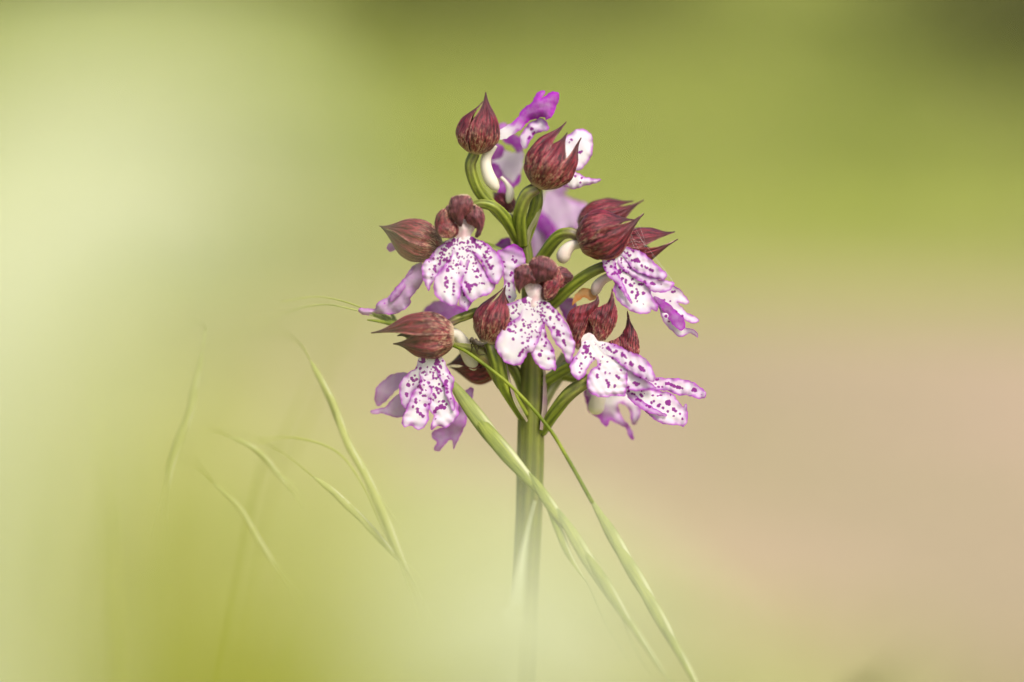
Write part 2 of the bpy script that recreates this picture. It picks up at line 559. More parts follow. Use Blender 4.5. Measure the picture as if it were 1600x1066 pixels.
LIPSEED = [100]
def make_lip(parent, reg, throat, lobes, spots, d0, tilt=(0, 0), fine=0.0, tint=0.0, edge=4.2, name='lip', spread=60, step=1.35, curl=-0.8, rip=1.5, label=None, tintdir=None):
    """lobes: (outline, depth offset at the end of the lobe, tint)"""
    LIPSEED[0] += 17
    sd0 = LIPSEED[0]
    r = np.random.default_rng(sd0)
    ox, oy, sc = REG[reg]
    th = T(reg, [throat])[0]
    sp = T(reg, spots) if spots else np.zeros((0, 3))
    sp[:, 2] *= 0.84
    if fine > 0:                       # fine freckles scattered from the throat outwards
        n = int(fine)
        a = r.uniform(0, 2 * np.pi, n); rr = spread * 0.8 * np.sqrt(r.uniform(0, 1, n)) ** 1.3
        q = np.stack([th[0] + np.cos(a) * rr, th[1] + np.sin(a) * rr, r.uniform(.55, 1.6, n) * (0.75 + 0.5 * rr / spread)], 1)
        sp = np.vstack([sp, q])
    mb = MB()
    for li, lb in enumerate(lobes):
        poly, zo = lb[0], lb[1]
        tn = lb[2] if len(lb) > 2 else tint
        P = T(reg, poly)
        def zf(x, y, e, zo=zo, li=li):
            rr = np.hypot(x - th[0], y - th[1])
            far = sstep(8, spread, rr)
            z = d0 + tilt[0] * (x - th[0]) + tilt[1] * (y - th[1]) + zo * far + 0.25 * li
            rim = np.clip(1 - e / 11.0, 0, 1) ** 2
            z = z + curl * rim * (0.25 + 0.75 * far)
            z = z + rip * wave(x, y, sd0 + li, 16 if rip < 2.2 else 34) * (0.12 + 0.88 * np.clip(1 - e / 16, 0, 1)) * (0.3 + 0.7 * far)
            z = z + 1.0 * wave(x, y, sd0 + li + 50, 60) * far
            return z
        def pf(x, y, e, tn=tn, li=li):
            rr = np.hypot(x - th[0], y - th[1])
            eg = np.clip(1 - e / (edge * (1 + .6 * wave(x, y, sd0 + 7, 18))), 0, 1) ** 0.5 * sstep(spread * .2, spread * .48, rr)
            eg = np.maximum(eg, 0.5 * np.clip(1 - e / (edge * 2.8), 0, 1) * sstep(spread * .35, spread * .8, rr))
            s_ = np.zeros(len(x))
            jx = x + .55 * wave(x, y, sd0 + 21, 5); jy = y + .55 * wave(x, y, sd0 + 22, 5)
            for (sx, sy, srad) in sp:
                dd = np.hypot(jx - sx, jy - sy)
                s_ = np.maximum(s_, np.clip(1.0 - (dd - srad) / 1.0, 0, 1) * (dd < srad + 1))
            t_ = np.full(len(x), tn)
            if tintdir is not None:
                (ax, ay), (bx, by) = T(reg, tintdir)
                f = ((x - ax) * (bx - ax) + (y - ay) * (by - ay)) / ((bx - ax) ** 2 + (by - ay) ** 2)
                t_ = tn * sstep(0, 1, f)
            return np.stack([s_, eg, t_, np.zeros(len(x))], 1)
        mb.add(*lobe_mesh(P, zf, step, 0.8, sd0 + li, pf))
    o = mb.build(name, M_LIP, parent, solid=0.8 * PX)
    if label: o['label'] = label
    return o

def dome(parent, reg, poly, d0, h, base, tip, mat=None, pale=0.5, name='sepal', tilt=(0, 0), back=0.35, step=1.8, keel=1.5, wav=1.4):
    """a bulging sepal seen from outside, closed round the back; base/tip give the run of its veins"""
    LIPSEED[0] += 13
    sd0 = LIPSEED[0]
    P = T(reg, poly); b, t = T(reg, [base])[0], T(reg, [tip])[0]
    ax = t - b; L = np.hypot(*ax); ax = ax / L; pe = np.array([-ax[1], ax[0]])
    c = P.mean(0)
    st = {}
    def zf(x, y, e, sgn=1.0):
        em = max(e.max(), 1e-3)
        q = np.clip(e / em, 0, 1)
        z = 0.62 * h * np.sin(q * np.pi / 2) ** 0.8 * (1.0 if sgn > 0 else -back)
        v = (x - b[0]) * pe[0] + (y - b[1]) * pe[1]
        rid = (np.abs(np.cos(v / 7.0 + .5 * wave(x, y, sd0 + 3, 40))) ** .6 - .7) * 5.0 + np.exp(-(v / 2.5) ** 2) * keel + wav * wave(x, y, sd0, 17)
        z = z + sgn * rid * q
        return d0 + tilt[0] * (x - c[0]) + tilt[1] * (y - c[1]) + z
    def pf(x, y, e):
        u = np.clip(((x - b[0]) * ax[0] + (y - b[1]) * ax[1]) / L, 0, 1)
        v = ((x - b[0]) * pe[0] + (y - b[1]) * pe[1]) / 60 + .5
        return np.stack([u, v, np.where(e < 1.6, 2.0, min(pale, 1.0)), np.full(len(x), (sd0 % 97) / 97)], 1)
    mb = MB()
    V, F, Pg = lobe_mesh(P, zf, step, 0.4, sd0, pf)
    mb.add(V, F, Pg)
    V2, F2, Pg2 = lobe_mesh(P, lambda x, y, e: zf(x, y, e, -1.0), step * 1.6, 0.4, sd0, pf)
    mb.add(V2, [f[::-1] for f in F2], Pg2)
    return mb.build(name, mat or M_SEP, parent)

def hood(parent, base, tip, w, sepals, pale=0.6, rbase=0.22, peak=0.36, fill=True):
    """closed helmet of overlapping sepals round an axis from base to tip (pixel space).
    sepals: (angle deg, half angle deg, length factor, bend (px,py,dz) at the tip, radius factor); 0 = clockwise side of the axis, 90 = facing the camera"""
    B = np.array(base, float); Tp = np.array(tip, float)
    A = Tp - B; L = np.linalg.norm(A); A /= L
    e1 = np.array([-A[1], A[0], 0.0]); e1 /= np.linalg.norm(e1)
    e2 = np.cross(A, e1)
    if e2[2] < 0: e2 = -e2
    nu, nv = 44, 29
    us = np.linspace(0, 1, nu)
    def prof(u):
        a = rbase + (1 - rbase) * np.sin(np.clip(u / peak, 0, 1) * np.pi / 2) ** 0.8
        f = np.clip((u - peak) / (1 - peak), 0, 1)
        return a * (1 - f ** 1.7 * 0.88) * (1 - 0.40 * sstep(.60, .98, u))
    spec = list(sepals)
    if fill:
        spec = spec + [(200, 95, .60, (0, 0, 0), .86), (-20, 95, .60, (0, 0, 0), .84)]
    for k, (ang, ha, lf, bend, rf) in enumerate(spec):
        if k == 0: ha, rf = ha * .80, rf * 1.04
        elif k < len(sepals): ha, rf = min(ha * 1.15, 75), rf * .965
        LIPSEED[0] += 11
        sd0 = (LIPSEED[0] % 89) / 89
        r = np.random.default_rng(LIPSEED[0])
        V, Pg = [], []
        ph = r.uniform(0, 6.28, 3)
        for u in us:
            R = w / 2 * rf * prof(u)
            hw = math.radians(ha) * (1 - 0.15 * (1 - u)) * (1 - np.clip((u - .5) / .52, 0, 1) ** 1.3 * 0.80)
            vv = np.linspace(-1, 1, nv)
            th = math.radians(ang) + vv * hw
            rip = 1 + 0.030 * np.cos(vv * 9 + ph[0]) * sstep(0, .3, u) + 0.09 * np.exp(-(vv / .12) ** 2) * sstep(.05, .4, u) + 0.025 * np.abs(vv) ** 10 + 0.03 * np.exp(-((np.abs(vv) - .5) / .09) ** 2) * sstep(.05, .4, u) \
                + 0.022 * np.sin(u * 11 + vv * 3 + ph[1])
            c = B + A * (L * u * lf) + np.array(bend) * u ** 2.6
            V.append(c + (np.cos(th) * R * rip)[:, None] * e1 + (np.sin(th) * R * rip)[:, None] * e2)
            Pg.append(np.stack([np.full(nv, u), (vv * ha / 60 + 1) / 2 * .8 + .1 * 0, np.where(np.abs(vv) > .9, 2.0, min(pale, 1.0)), np.full(nv, sd0)], 1))
        V = W(np.concatenate(V)); Pg = np.concatenate(Pg)
        F = [(i * nv + j, i * nv + j + 1, (i + 1) * nv + j + 1, (i + 1) * nv + j) for i in range(nu - 1) for j in range(nv - 1)]
        mesh_obj('sepal' if k < len(sepals) else 'petal', V, F, M_SEP, parent, Pg, solid=1.4 * PX)

def ovary(parent, path, radii, purple=0.6, mat=None, name='ovary', flip=False):
    LIPSEED[0] += 7
    pf = (lambda u: purple * sstep(0.75, 0.0, u)) if not flip else (lambda u: np.full(len(u), purple))
    V, F, P = tube(path, radii, 46, 30, ribs=6, ribamp=0.055, twist=0.9, b=pf, seed=(LIPSEED[0] % 83) / 83)
    return mesh_obj(name, V, F, mat or M_OVARY, parent, P)

def spur(parent, path, r0, r1, tint=0.0):
    rad = lambda u: (r0 + (r1 - r0) * sstep(.2, .8, u)) * np.sqrt(np.clip(1 - np.clip((u - .70) / .30, 0, 1) ** 2, 0.0004, 1))
    V, F, P = tube(path, rad, 40, 18, b=tint)
    return mesh_obj('spur', V, F, M_SPUR, parent, P)

def bract(parent, path, width, mat=None, purple=0.3, name='bract', cup=0.35, facing=(0, 0, 1.0)):
    """pointed bract: ribbon along a pixel-space path, facing the given way"""
    n, nv = 26, 9
    P = spline(path, n)
    t = np.gradient(P, axis=0); t /= np.linalg.norm(t, axis=1)[:, None]
    V, Pg = [], []
    for i in range(n):
        u = i / (n - 1)
        s = np.cross(t[i], facing); s /= np.linalg.norm(s) + 1e-9
        nn = np.cross(s, t[i])
        wv = width / 2 * (math.sin(min(u / .3, 1) * math.pi / 2) * .5 + .5) * (1 - max(0, (u - .3) / .7) ** 1.6 * .97)
        v = np.linspace(-1, 1, nv)
        V.append(P[i] + (v * wv)[:, None] * s - (v ** 2 * wv * cup)[:, None] * nn)
        Pg.append(np.stack([np.full(nv, u), .5 + .5 * np.cos(v * 7), np.full(nv, purple), np.full(nv, .3)], 1))
    F = [(i * nv + j, i * nv + j + 1, (i + 1) * nv + j + 1, (i + 1) * nv + j) for i in range(n - 1) for j in range(nv - 1)]
    return mesh_obj(name, W(np.concatenate(V)), F, mat or M_BRACT, parent, np.concatenate(Pg), solid=1.2 * PX)

# ------------------------------------------------------------------ the orchid
stem_px = [(816, 352, -38), (823, 400, -40), (828, 470, -42), (831, 560, -44), (830, 640, -46), (829, 720, -50), (827, 800, -56), (822, 900, -66), (814, 1066, -90)]
stem_r = [8, 10, 13, 17, 20.5, 21.5, 21, 21, 21.5]
sw = W(stem_px)
foot = sw[-1] + (sw[-1] - sw[-3]) / (sw[-3][2] - sw[-1][2]) * (sw[-1][2] + 0.01)
foot[2] = -0.01
orchid = empty('orchid', (foot[0], foot[1], 0))
tag(orchid, 'wild orchid with maroon hoods and white lips freckled purple on one thick green stem', 'orchid')
sp_path = np.vstack([sw, (sw[-1] * .6 + foot * .4)[None], foot[None]])
V, F, Pg = tube(sp_path, [r * PX for r in stem_r] + [23 * PX, 30 * PX], 120, 40, ribs=9, ribamp=0.03, twist=0.5, world_pts=True, b=0.32, seed=.2)
mesh_obj('stem', V, F, M_STEM, orchid, Pg)

def flower(at_px, label=None):
    f = empty('flower', W([at_px])[0], orchid)
    if label: f['label'] = label
    return f

# -- bud-like hood at the top, its lip thrown up behind it
f = flower((740, 238, -5), 'topmost flower with closed red hood and purple lip behind')
hood(f, (741, 240, -6), (757, 146, 2), 68, [(65, 64, 1.0, (1, -2, 0), 1.0), (185, 60, .88, (2, 2, 0), .97), (-60, 60, .85, (0, 0, 0), .95)], pale=0.95, peak=.34)
ovary(f, [(741, 240, -6), (735, 262, -8), (748, 298, -15), (775, 328, -25), (806, 362, -38)], [8.5, 8.5, 9, 9.5, 8], .35)
spur(f, [(770, 226, -14), (759, 250, -12), (764, 276, -12), (778, 298, -14)], 8, 10.5)
make_lip(f, 1, (470, 470), [
    ([(455, 440), (500, 400), (600, 330), (640, 260), (720, 205), (735, 160), (770, 122), (815, 113), (812, 150), (790, 175), (860, 130), (885, 115), (930, 135), (925, 190), (905, 250), (885, 300), (830, 345), (810, 320), (700, 350), (600, 440), (470, 500)], 0, .95)],
    [], -18, tilt=(.1, .1), tintdir=[(560, 470), (650, 330)], curl=-5, rip=3.5)
make_lip(f, 1, (560, 600), [
    ([(640, 440), (700, 370), (790, 330), (850, 390), (840, 425), (760, 445), (700, 510), (665, 575), (632, 540), (622, 480)], 0, .08)],
    [(715, 415, 14), (725, 455, 10), (690, 490, 10), (700, 478, 8), (735, 440, 6)], -28, curl=-4)

# -- second top hood, lip turned away behind it
f = flower((838, 290, 8), 'flower with open pointed maroon hood on the upper stem')
hood(f, (838, 292, 6), (888, 205, 6), 76, [(90, 50, .97, (0, 0, 0), 1.0), (150, 46, 1.06, (-4, -8, -6), 1.02), (22, 46, 1.0, (18, 9, 0), 1.03), (270, 60, .85, (0, 0, 0), .95)], pale=0.8, peak=.38)
ovary(f, [(838, 294, 5), (822, 306, 6), (812, 338, -6), (816, 382, -36)], [9, 10.5, 10.5, 10.5], .8)
make_lip(f, 1, (930, 720), [
    ([(960, 510), (1010, 460), (1060, 425), (1120, 415), (1170, 440), (1195, 490), (1200, 560), (1185, 630), (1150, 690), (1100, 735), (1050, 750), (1010, 745), (950, 720), (930, 600)], -6),
    ([(920, 850), (950, 790), (1010, 750), (1060, 755), (1130, 790), (1200, 810), (1270, 815), (1230, 840), (1150, 860), (1060, 890), (1000, 878)], 4)],
    [(1030, 500, 12), (1012, 520, 6), (1095, 600, 14), (1112, 592, 8), (1055, 665, 14), (1070, 655, 10), (1040, 690, 10), (1005, 825, 18), (1020, 808, 12), (990, 845, 8), (1060, 790, 10), (1110, 805, 10), (1100, 838, 8), (985, 800, 7)],
    -24, spread=40, curl=-4, edge=2.6)

# -- flower hidden behind the two top hoods
f = flower((800, 300, -70), 'half hidden purple and white flower behind the top hoods')
make_lip(f, 1, (560, 680), [
    ([(470, 470), (540, 440), (610, 480), (650, 540), (640, 590), (600, 600), (560, 550), (500, 520)], -4, 1.0),
    ([(395, 580), (430, 535), (480, 570), (560, 600), (640, 590), (650, 660), (620, 780), (570, 850), (500, 800), (440, 760), (395, 720)], 0, .12),
    ([(395, 570), (440, 530), (500, 575), (470, 640), (420, 660), (385, 640)], 4, .95),
    ([(385, 700), (440, 690), (500, 780), (560, 850), (620, 770), (625, 830), (560, 890), (520, 935), (465, 955), (440, 900), (460, 820), (400, 770)], 5, 1.0),
    ([(440, 390), (500, 370), (540, 420), (500, 460), (450, 460)], -8, .8)],
    [], -85, step=2.2, edge=2, rip=4)
spur(f, [(783, 277, -42), (792, 287, -40), (797, 300, -40), (794, 318, -40)], 3, 7)
hood(f, (800, 330, -60), (770, 300, -80), 34, [(90, 60, 1, (0, 0, 0), 1), (210, 60, .95, (0, 0, 0), 1), (-30, 60, .9, (0, 0, 0), 1)], pale=.3)
ovary(f, [(838, 292, -22), (838, 318, -24), (830, 348, -30), (820, 385, -40)], [9, 10, 9.5, 7], .2)
bract(f, [(822, 392, -34), (830, 362, -26), (842, 335, -20), (846, 305, -22)], 15, purple=.25, facing=(.8, 0, .6))
bract(f, [(812, 375, -26), (800, 345, -16), (790, 335, -14), (772, 322, -18)], 14, purple=.05, facing=(.3, .2, .9))

# -- front flower, upper, lip spread like a skirt
f = flower((752, 322, 14), 'flower facing out with round clenched hood above a spread skirt lip')
dome(f, 2, [(735, 130), (760, 85), (820, 68), (880, 72), (915, 110), (915, 170), (880, 215), (850, 240), (830, 310), (795, 300), (770, 260), (735, 210)], 34, 19, (830, 60), (820, 330), pale=.2, mat=M_SEPD)
dome(f, 2, [(735, 178), (680, 180), (640, 220), (626, 280), (630, 340), (660, 385), (720, 402), (780, 390), (810, 350), (805, 310), (775, 280), (745, 230)], 26, 17, (720, 160), (640, 380), pale=.8)
dome(f, 2, [(915, 165), (850, 195), (840, 230), (880, 290), (920, 310), (942, 330), (930, 385), (955, 393), (985, 350), (1007, 260), (1000, 200), (970, 165), (920, 140)], 27, 15, (900, 140), (965, 400), pale=.2, mat=M_SEPD)
dome(f, 2, [(770, 290), (830, 250), (915, 290), (925, 330), (900, 380), (895, 440), (775, 440), (790, 380)], 16, 8, (840, 280), (840, 430), mat=M_THROAT, name='column', wav=.3, keel=.3)
dome(f, 2, [(700, 180), (800, 110), (930, 150), (980, 220), (940, 320), (800, 340), (700, 300)], 6, 14, (840, 100), (840, 340), pale=.1, mat=M_SEPD, name='petal')
ovary(f, [(730, 326, 10), (750, 319, 8), (772, 324, 4), (792, 345, -10), (812, 380, -38)], [6, 7, 8.5, 10, 9], .45)
dome(f, 2, [(648, 320), (690, 282), (760, 296), (785, 345), (760, 388), (705, 396), (660, 370)], 36, 3, (780, 390), (640, 240), pale=1.0, name='petal', wav=.8)
F3_SPOTS = [(740, 445, 26), (770, 415, 16), (735, 462, 14), (700, 487, 16), (715, 490, 10), (690, 520, 10), (675, 545, 12), (668, 570, 10), (660, 595, 9), (628, 610, 13), (625, 635, 13), (632, 650, 9), (618, 555, 9), (588, 635, 7), (610, 675, 7), (600, 695, 5), (583, 580, 4),
  (910, 400, 18), (920, 425, 16), (945, 450, 12), (968, 466, 13), (1020, 503, 14), (1050, 545, 13), (940, 470, 9), (1010, 545, 10), (1020, 575, 13), (1035, 600, 12), (1050, 625, 16), (1065, 610, 10), (1000, 540, 8), (985, 570, 8), (1072, 670, 5), (930, 435, 10),
  (725, 575, 13), (740, 570, 8), (722, 645, 13), (712, 700, 14), (722, 730, 16), (705, 740, 12), (720, 770, 12), (700, 805, 5), (770, 745, 9), (768, 770, 11), (770, 800, 12), (765, 825, 9), (755, 700, 7), (735, 612, 7), (745, 540, 9), (710, 760, 8),
  (860, 735, 11), (880, 755, 18), (890, 785, 16), (905, 760, 13), (930, 750, 12), (945, 755, 9), (870, 765, 12), (895, 805, 8), (985, 740, 7), (1000, 742, 6), (965, 740, 6), (945, 692, 11), (975, 683, 10), (950, 635, 11), (955, 650, 8), (940, 650, 7), (920, 590, 7), (920, 610, 6), (860, 660, 9), (830, 770, 6), (850, 830, 10), (845, 815, 7), (855, 885, 4)]
make_lip(f, 2, (838, 430), [
    ([(815, 760), (808, 870), (830, 915), (870, 950), (895, 910), (905, 870), (860, 780)], -8),
    ([(775, 395), (720, 420), (650, 470), (590, 540), (540, 590), (527, 640), (535, 700), (552, 740), (565, 775), (580, 803), (590, 770), (605, 745), (620, 720), (660, 660), (720, 600), (780, 540), (820, 480), (810, 420)], -6),
    ([(800, 400), (765, 450), (750, 530), (700, 610), (650, 665), (622, 730), (618, 790), (640, 840), (690, 885), (740, 905), (775, 912), (800, 890), (815, 840), (826, 770), (832, 720), (880, 620), (900, 520), (880, 410)], 2),
    ([(790, 400), (780, 500), (810, 600), (828, 720), (835, 780), (855, 830), (890, 870), (915, 880), (960, 850), (1020, 830), (1060, 805), (1088, 750), (1045, 715), (1010, 650), (980, 600), (935, 510), (900, 410)], 0),
    ([(870, 390), (895, 385), (950, 405), (1020, 440), (1080, 490), (1120, 540), (1145, 590), (1148, 650), (1125, 710), (1095, 748), (1060, 735), (1025, 690), (1000, 620), (960, 560), (900, 500), (850, 440)], 5)],
    F3_SPOTS, 20, tilt=(0, .06), fine=220, spread=62)

# -- side flower with hood pointing away from the stem, lip hanging folded
f = flower((686, 385, -16), 'side flower with hood drawn to a long point and folded mauve lip')
hood(f, (690, 388, -18), (594, 359, -14), 66, [(60, 55, 1.02, (0, -4, 0), 1.0), (130, 58, .98, (0, -6, 0), 1.03), (-40, 60, .85, (0, 0, 0), .95)], pale=0.75, peak=.40)
make_lip(f, 2, (510, 560), [
    ([(500, 590), (450, 620), (400, 700), (340, 760), (290, 830), (200, 885), (170, 930), (60, 932), (55, 962), (110, 982), (200, 970), (300, 975), (360, 960), (440, 900), (450, 840), (530, 740), (540, 640), (530, 590)], 4, .6),
    ([(440, 630), (400, 700), (320, 790), (285, 850), (300, 880), (370, 815), (420, 740), (440, 690), (480, 610)], 14, .75)],
    [], -18, tilt=(-.05, -.02), edge=1.6, rip=5, curl=-6)
make_lip(f, 2, (340, 400), [([(262, 480), (275, 445), (310, 430), (340, 450), (330, 485), (290, 503)], 0, .9)], [], -40, name='petal')
ovary(f, [(690, 386, -20), (720, 380, -30), (770, 390, -38), (824, 420, -40)], [7, 8, 8, 8], .3)

# -- big closed hood with bright spotted lip
f = flower((904, 376, 6), 'flower with big round maroon hood over a brightly spotted lip')
hood(f, (906, 382, 2), (992, 346, 10), 78, [(58, 60, 1.04, (10, -12, 4), 1.0), (150, 60, .90, (8, -4, -2), 1.03), (-40, 62, .85, (0, 0, 0), .94)], pale=0.35, peak=.42, rbase=.35)
ovary(f, [(908, 370, -2), (888, 364, 0), (868, 374, -10), (838, 416, -40)], [8, 9, 9.5, 10], .75)
spur(f, [(908, 380, -6), (893, 384, -2), (882, 396, -2), (878, 412, -6)], 8, 11.5, .25)
F5_SPOTS = [(575, 480, 18), (590, 490, 12), (565, 470, 10), (635, 420, 18), (622, 410, 12), (575, 540, 12), (560, 505, 7), (600, 548, 9), (600, 583, 12), (585, 590, 9), (630, 578, 14), (735, 500, 14), (760, 505, 12), (715, 498, 10), (748, 490, 9), (780, 535, 11), (800, 542, 8), (815, 550, 9), (835, 560, 9), (850, 567, 11), (675, 630, 9), (670, 645, 8), (700, 662, 10), (712, 668, 9), (765, 658, 10), (780, 658, 10), (845, 652, 13), (862, 657, 10), (715, 710, 11), (745, 735, 12), (750, 710, 9), (755, 725, 8), (740, 750, 8), (790, 718, 12), (798, 640, 10), (805, 650, 7), (715, 625, 8), (650, 620, 9), (910, 660, 5), (750, 770, 6), (700, 468, 9), (745, 690, 7), (635, 680, 10), (790, 790, 4), (728, 652, 7)]
make_lip(f, 3, (570, 420), [
    ([(530, 465), (600, 395), (680, 405), (720, 520), (800, 590), (830, 680), (860, 760), (885, 800), (882, 842), (847, 825), (830, 847), (780, 857), (720, 840), (660, 805), (610, 750), (588, 690), (600, 650), (560, 600), (530, 540)], 0),
    ([(640, 420), (690, 520), (740, 560), (800, 590), (850, 610), (920, 630), (985, 645), (998, 660), (960, 700), (900, 715), (840, 700), (790, 650), (700, 600), (620, 520)], 3),
    ([(600, 400), (640, 398), (700, 415), (780, 445), (840, 490), (880, 530), (930, 570), (947, 600), (920, 628), (870, 618), (800, 590), (740, 575), (700, 530), (650, 470), (600, 440)], 7),
    ([(525, 470), (550, 445), (590, 440), (610, 540), (650, 640), (700, 745), (717, 782), (690, 770), (640, 690), (600, 640), (560, 610), (530, 560), (518, 500)], 6, .25)],
    F5_SPOTS, 12, tilt=(.06, .05), fine=110, spread=62)

# -- hood behind it
f = flower((905, 350, -62), 'blurred maroon hood behind the big round one')
hood(f, (904, 352, -64), (992, 322, -60), 56, [(70, 58, 1.0, (14, -10, 0), 1.0), (150, 58, .94, (4, -8, 0), 1.02), (-40, 60, .85, (0, 0, 0), .95)], pale=.2, peak=.4)
make_lip(f, 8, (760, 120), [
    ([(560, 480), (590, 560), (600, 780), (690, 740), (780, 610), (900, 500), (1080, 460), (1120, 340), (1190, 215), (1090, 165), (1000, 130), (870, 60), (760, 50), (700, 200), (690, 330), (620, 420)], 0, .42),
    ([(640, 340), (740, 290), (830, 400), (870, 490), (790, 570), (720, 500)], 12, 1.0),
    ([(800, 70), (860, 20), (960, 0), (990, 40), (920, 90), (850, 120)], 8, .55)],
    [], -165, step=2.6, edge=3, rip=5)

# -- the outermost flower on that side
f = flower((955, 395, -20), 'outer flower whose hood ends in two upturned points')
hood(f, (958, 384, -26), (1042, 392, -24), 56, [(45, 55, 1.04, (14, -20, 4), 1.0), (140, 55, .98, (14, -28, 0), 1.03), (-60, 60, .85, (0, 0, 0), .92)], pale=.25, peak=.45)
ovary(f, [(962, 418, -10), (940, 418, -6), (902, 440, -14), (846, 492, -42)], [8, 8.5, 9.5, 9], .7)
ovary(f, [(958, 388, -24), (966, 402, -16), (962, 418, -10)], [7, 8, 8], .8, name='neck')
spur(f, [(962, 428, -14), (945, 436, -14), (934, 446, -16), (928, 462, -20)], 7, 9, .45)
make_lip(f, 3, (850, 680), [
    ([(820, 690), (900, 700), (980, 668), (1040, 700), (1080, 750), (1092, 782), (1050, 790), (1015, 778), (1080, 845), (1130, 870), (1162, 907), (1110, 917), (1055, 890), (1070, 945), (1138, 965), (1152, 1012), (1110, 985), (1060, 1002), (1025, 1005), (960, 950), (910, 880), (900, 830), (850, 750)], 2, .05),
    ([(860, 745), (920, 760), (1000, 825), (1058, 885), (1068, 945), (1040, 965), (980, 920), (920, 835)], 9, .95)],
    [(985, 710, 9), (1000, 705, 6), (940, 870, 9), (960, 905, 7), (930, 760, 6), (970, 770, 6), (1010, 840, 6), (1050, 870, 6)], -14, edge=2.0, rip=3, spread=50)

# -- front flower in the middle
f = flower((840, 430, 20), 'middle flower facing out with small dark hood and wide freckled lip')
dome(f, 5, [(540, 150), (600, 165), (640, 220), (600, 260), (560, 290), (500, 280), (480, 200)], 6, 14, (500, 220), (640, 220), pale=.1, mat=M_SEPD)
dome(f, 5, [(520, 130), (560, 190), (582, 235), (548, 300), (505, 360), (450, 368), (432, 330), (445, 260), (470, 220)], 28, 12, (540, 140), (470, 370), pale=.7)
dome(f, 5, [(268, 160), (330, 132), (375, 150), (412, 220), (422, 262), (350, 262), (305, 300), (295, 325), (265, 270), (258, 200)], 34, 15, (340, 130), (290, 330), pale=.15, mat=M_SEPD)
dome(f, 5, [(355, 125), (400, 85), (460, 85), (520, 118), (540, 170), (525, 212), (480, 236), (440, 245), (400, 255), (370, 180)], 38, 16, (450, 70), (440, 260), pale=.15, mat=M_SEPD)
dome(f, 5, [(325, 280), (360, 250), (430, 270), (450, 350), (435, 430), (330, 430), (350, 350)], 22, 8, (390, 260), (390, 430), mat=M_THROAT, name='column', wav=.3, keel=.3)
dome(f, 5, [(300, 180), (400, 110), (520, 150), (560, 220), (520, 320), (420, 300), (340, 280)], 10, 14, (420, 100), (420, 330), pale=.1, name='petal')
dome(f, 5, [(455, 262), (500, 235), (545, 250), (540, 300), (500, 345), (455, 350)], 37, 2, (450, 360), (560, 200), pale=.8, name='petal', wav=.8)
F7_SPOTS = [(235, 562, 11), (270, 535, 8), (255, 615, 10), (315, 640, 9), (268, 575, 6), (290, 722, 10), (298, 710, 10), (308, 696, 9), (318, 682, 8), (335, 670, 7), (350, 662, 6), (423, 715, 15), (437, 690, 8), (455, 660, 10), (465, 640, 8), (480, 740, 8), (515, 540, 11), (540, 575, 12), (552, 590, 9), (535, 590, 9), (575, 625, 10), (582, 640, 10), (588, 655, 7), (545, 490, 9), (532, 472, 9), (508, 435, 13), (475, 410, 12), (455, 385, 13), (440, 460, 9), (165, 500, 9), (203, 475, 9), (190, 500, 10), (180, 520, 9), (220, 440, 8), (235, 485, 8), (325, 370, 18), (315, 350, 14), (275, 395, 9), (250, 405, 7), (490, 480, 9), (390, 650, 6), (350, 540, 6), (395, 560, 5), (370, 600, 5), (300, 560, 6), (330, 575, 6), (575, 580, 7), (500, 690, 8), (440, 420, 8), (205, 535, 5), (220, 530, 4), (240, 520, 4), (260, 505, 4)]
make_lip(f, 5, (388, 400), [
    ([(350, 345), (250, 380), (170, 410), (130, 450), (116, 490), (130, 540), (152, 600), (165, 565), (180, 545), (270, 490), (350, 450), (400, 400)], -5),
    ([(340, 390), (300, 450), (265, 492), (180, 540), (155, 600), (138, 640), (150, 690), (190, 750), (230, 775), (290, 782), (330, 740), (350, 700), (378, 695), (420, 620), (450, 500), (430, 400)], 3),
    ([(370, 400), (365, 550), (373, 690), (385, 750), (420, 790), (470, 817), (500, 808), (524, 815), (525, 740), (505, 660), (470, 600), (458, 530), (455, 420)], 0),
    ([(390, 380), (450, 368), (500, 400), (550, 450), (600, 520), (630, 590), (650, 660), (632, 740), (610, 772), (590, 750), (570, 690), (530, 650), (500, 590), (470, 530), (420, 470)], 3)],
    F7_SPOTS, 26, tilt=(0, -.05), fine=210, spread=70)
ovary(f, [(848, 428, 10), (850, 440, -6), (846, 460, -24), (834, 500, -42)], [8, 9, 9, 9], .5)

# -- striped hood hung with its base downwards, under the spread skirt lip
f = flower((760, 534, 8), 'flower with dark hood striped cream standing on a downward stalk')
hood(f, (762, 536, 2), (786, 446, 4), 62, [(85, 52, 1.0, (4, 0, 0), 1.0), (170, 54, .95, (4, 0, 0), 1.02), (15, 55, .95, (0, 0, 0), 1.02), (270, 60, .85, (0, 0, 0), .93)], pale=1.0, peak=.40, rbase=.35)
ovary(f, [(764, 534, 2), (776, 562, 6), (788, 602, -6), (818, 650, -32)], [9, 10.5, 11, 10], .25)
make_lip(f, 5, (220, 370), [
    ([(150, 60), (200, 30), (260, 8), (312, 40), (332, 110), (335, 150), (280, 165), (262, 250), (275, 345), (235, 380), (200, 330), (190, 200), (170, 120)], 0, .75)],
    [(265, 122, 11), (250, 105, 8), (252, 85, 6), (275, 110, 7), (243, 192, 12), (238, 205, 8), (225, 260, 8), (226, 275, 7), (230, 345, 8), (228, 300, 5), (200, 150, 6), (195, 120, 6)],
    -18, tintdir=[(230, 170), (260, 20)], spread=60)
bract(f, [(824, 658, -22), (806, 625, -2), (796, 590, 2), (790, 560, 0)], 9, purple=.7, facing=(.9, 0, .5))

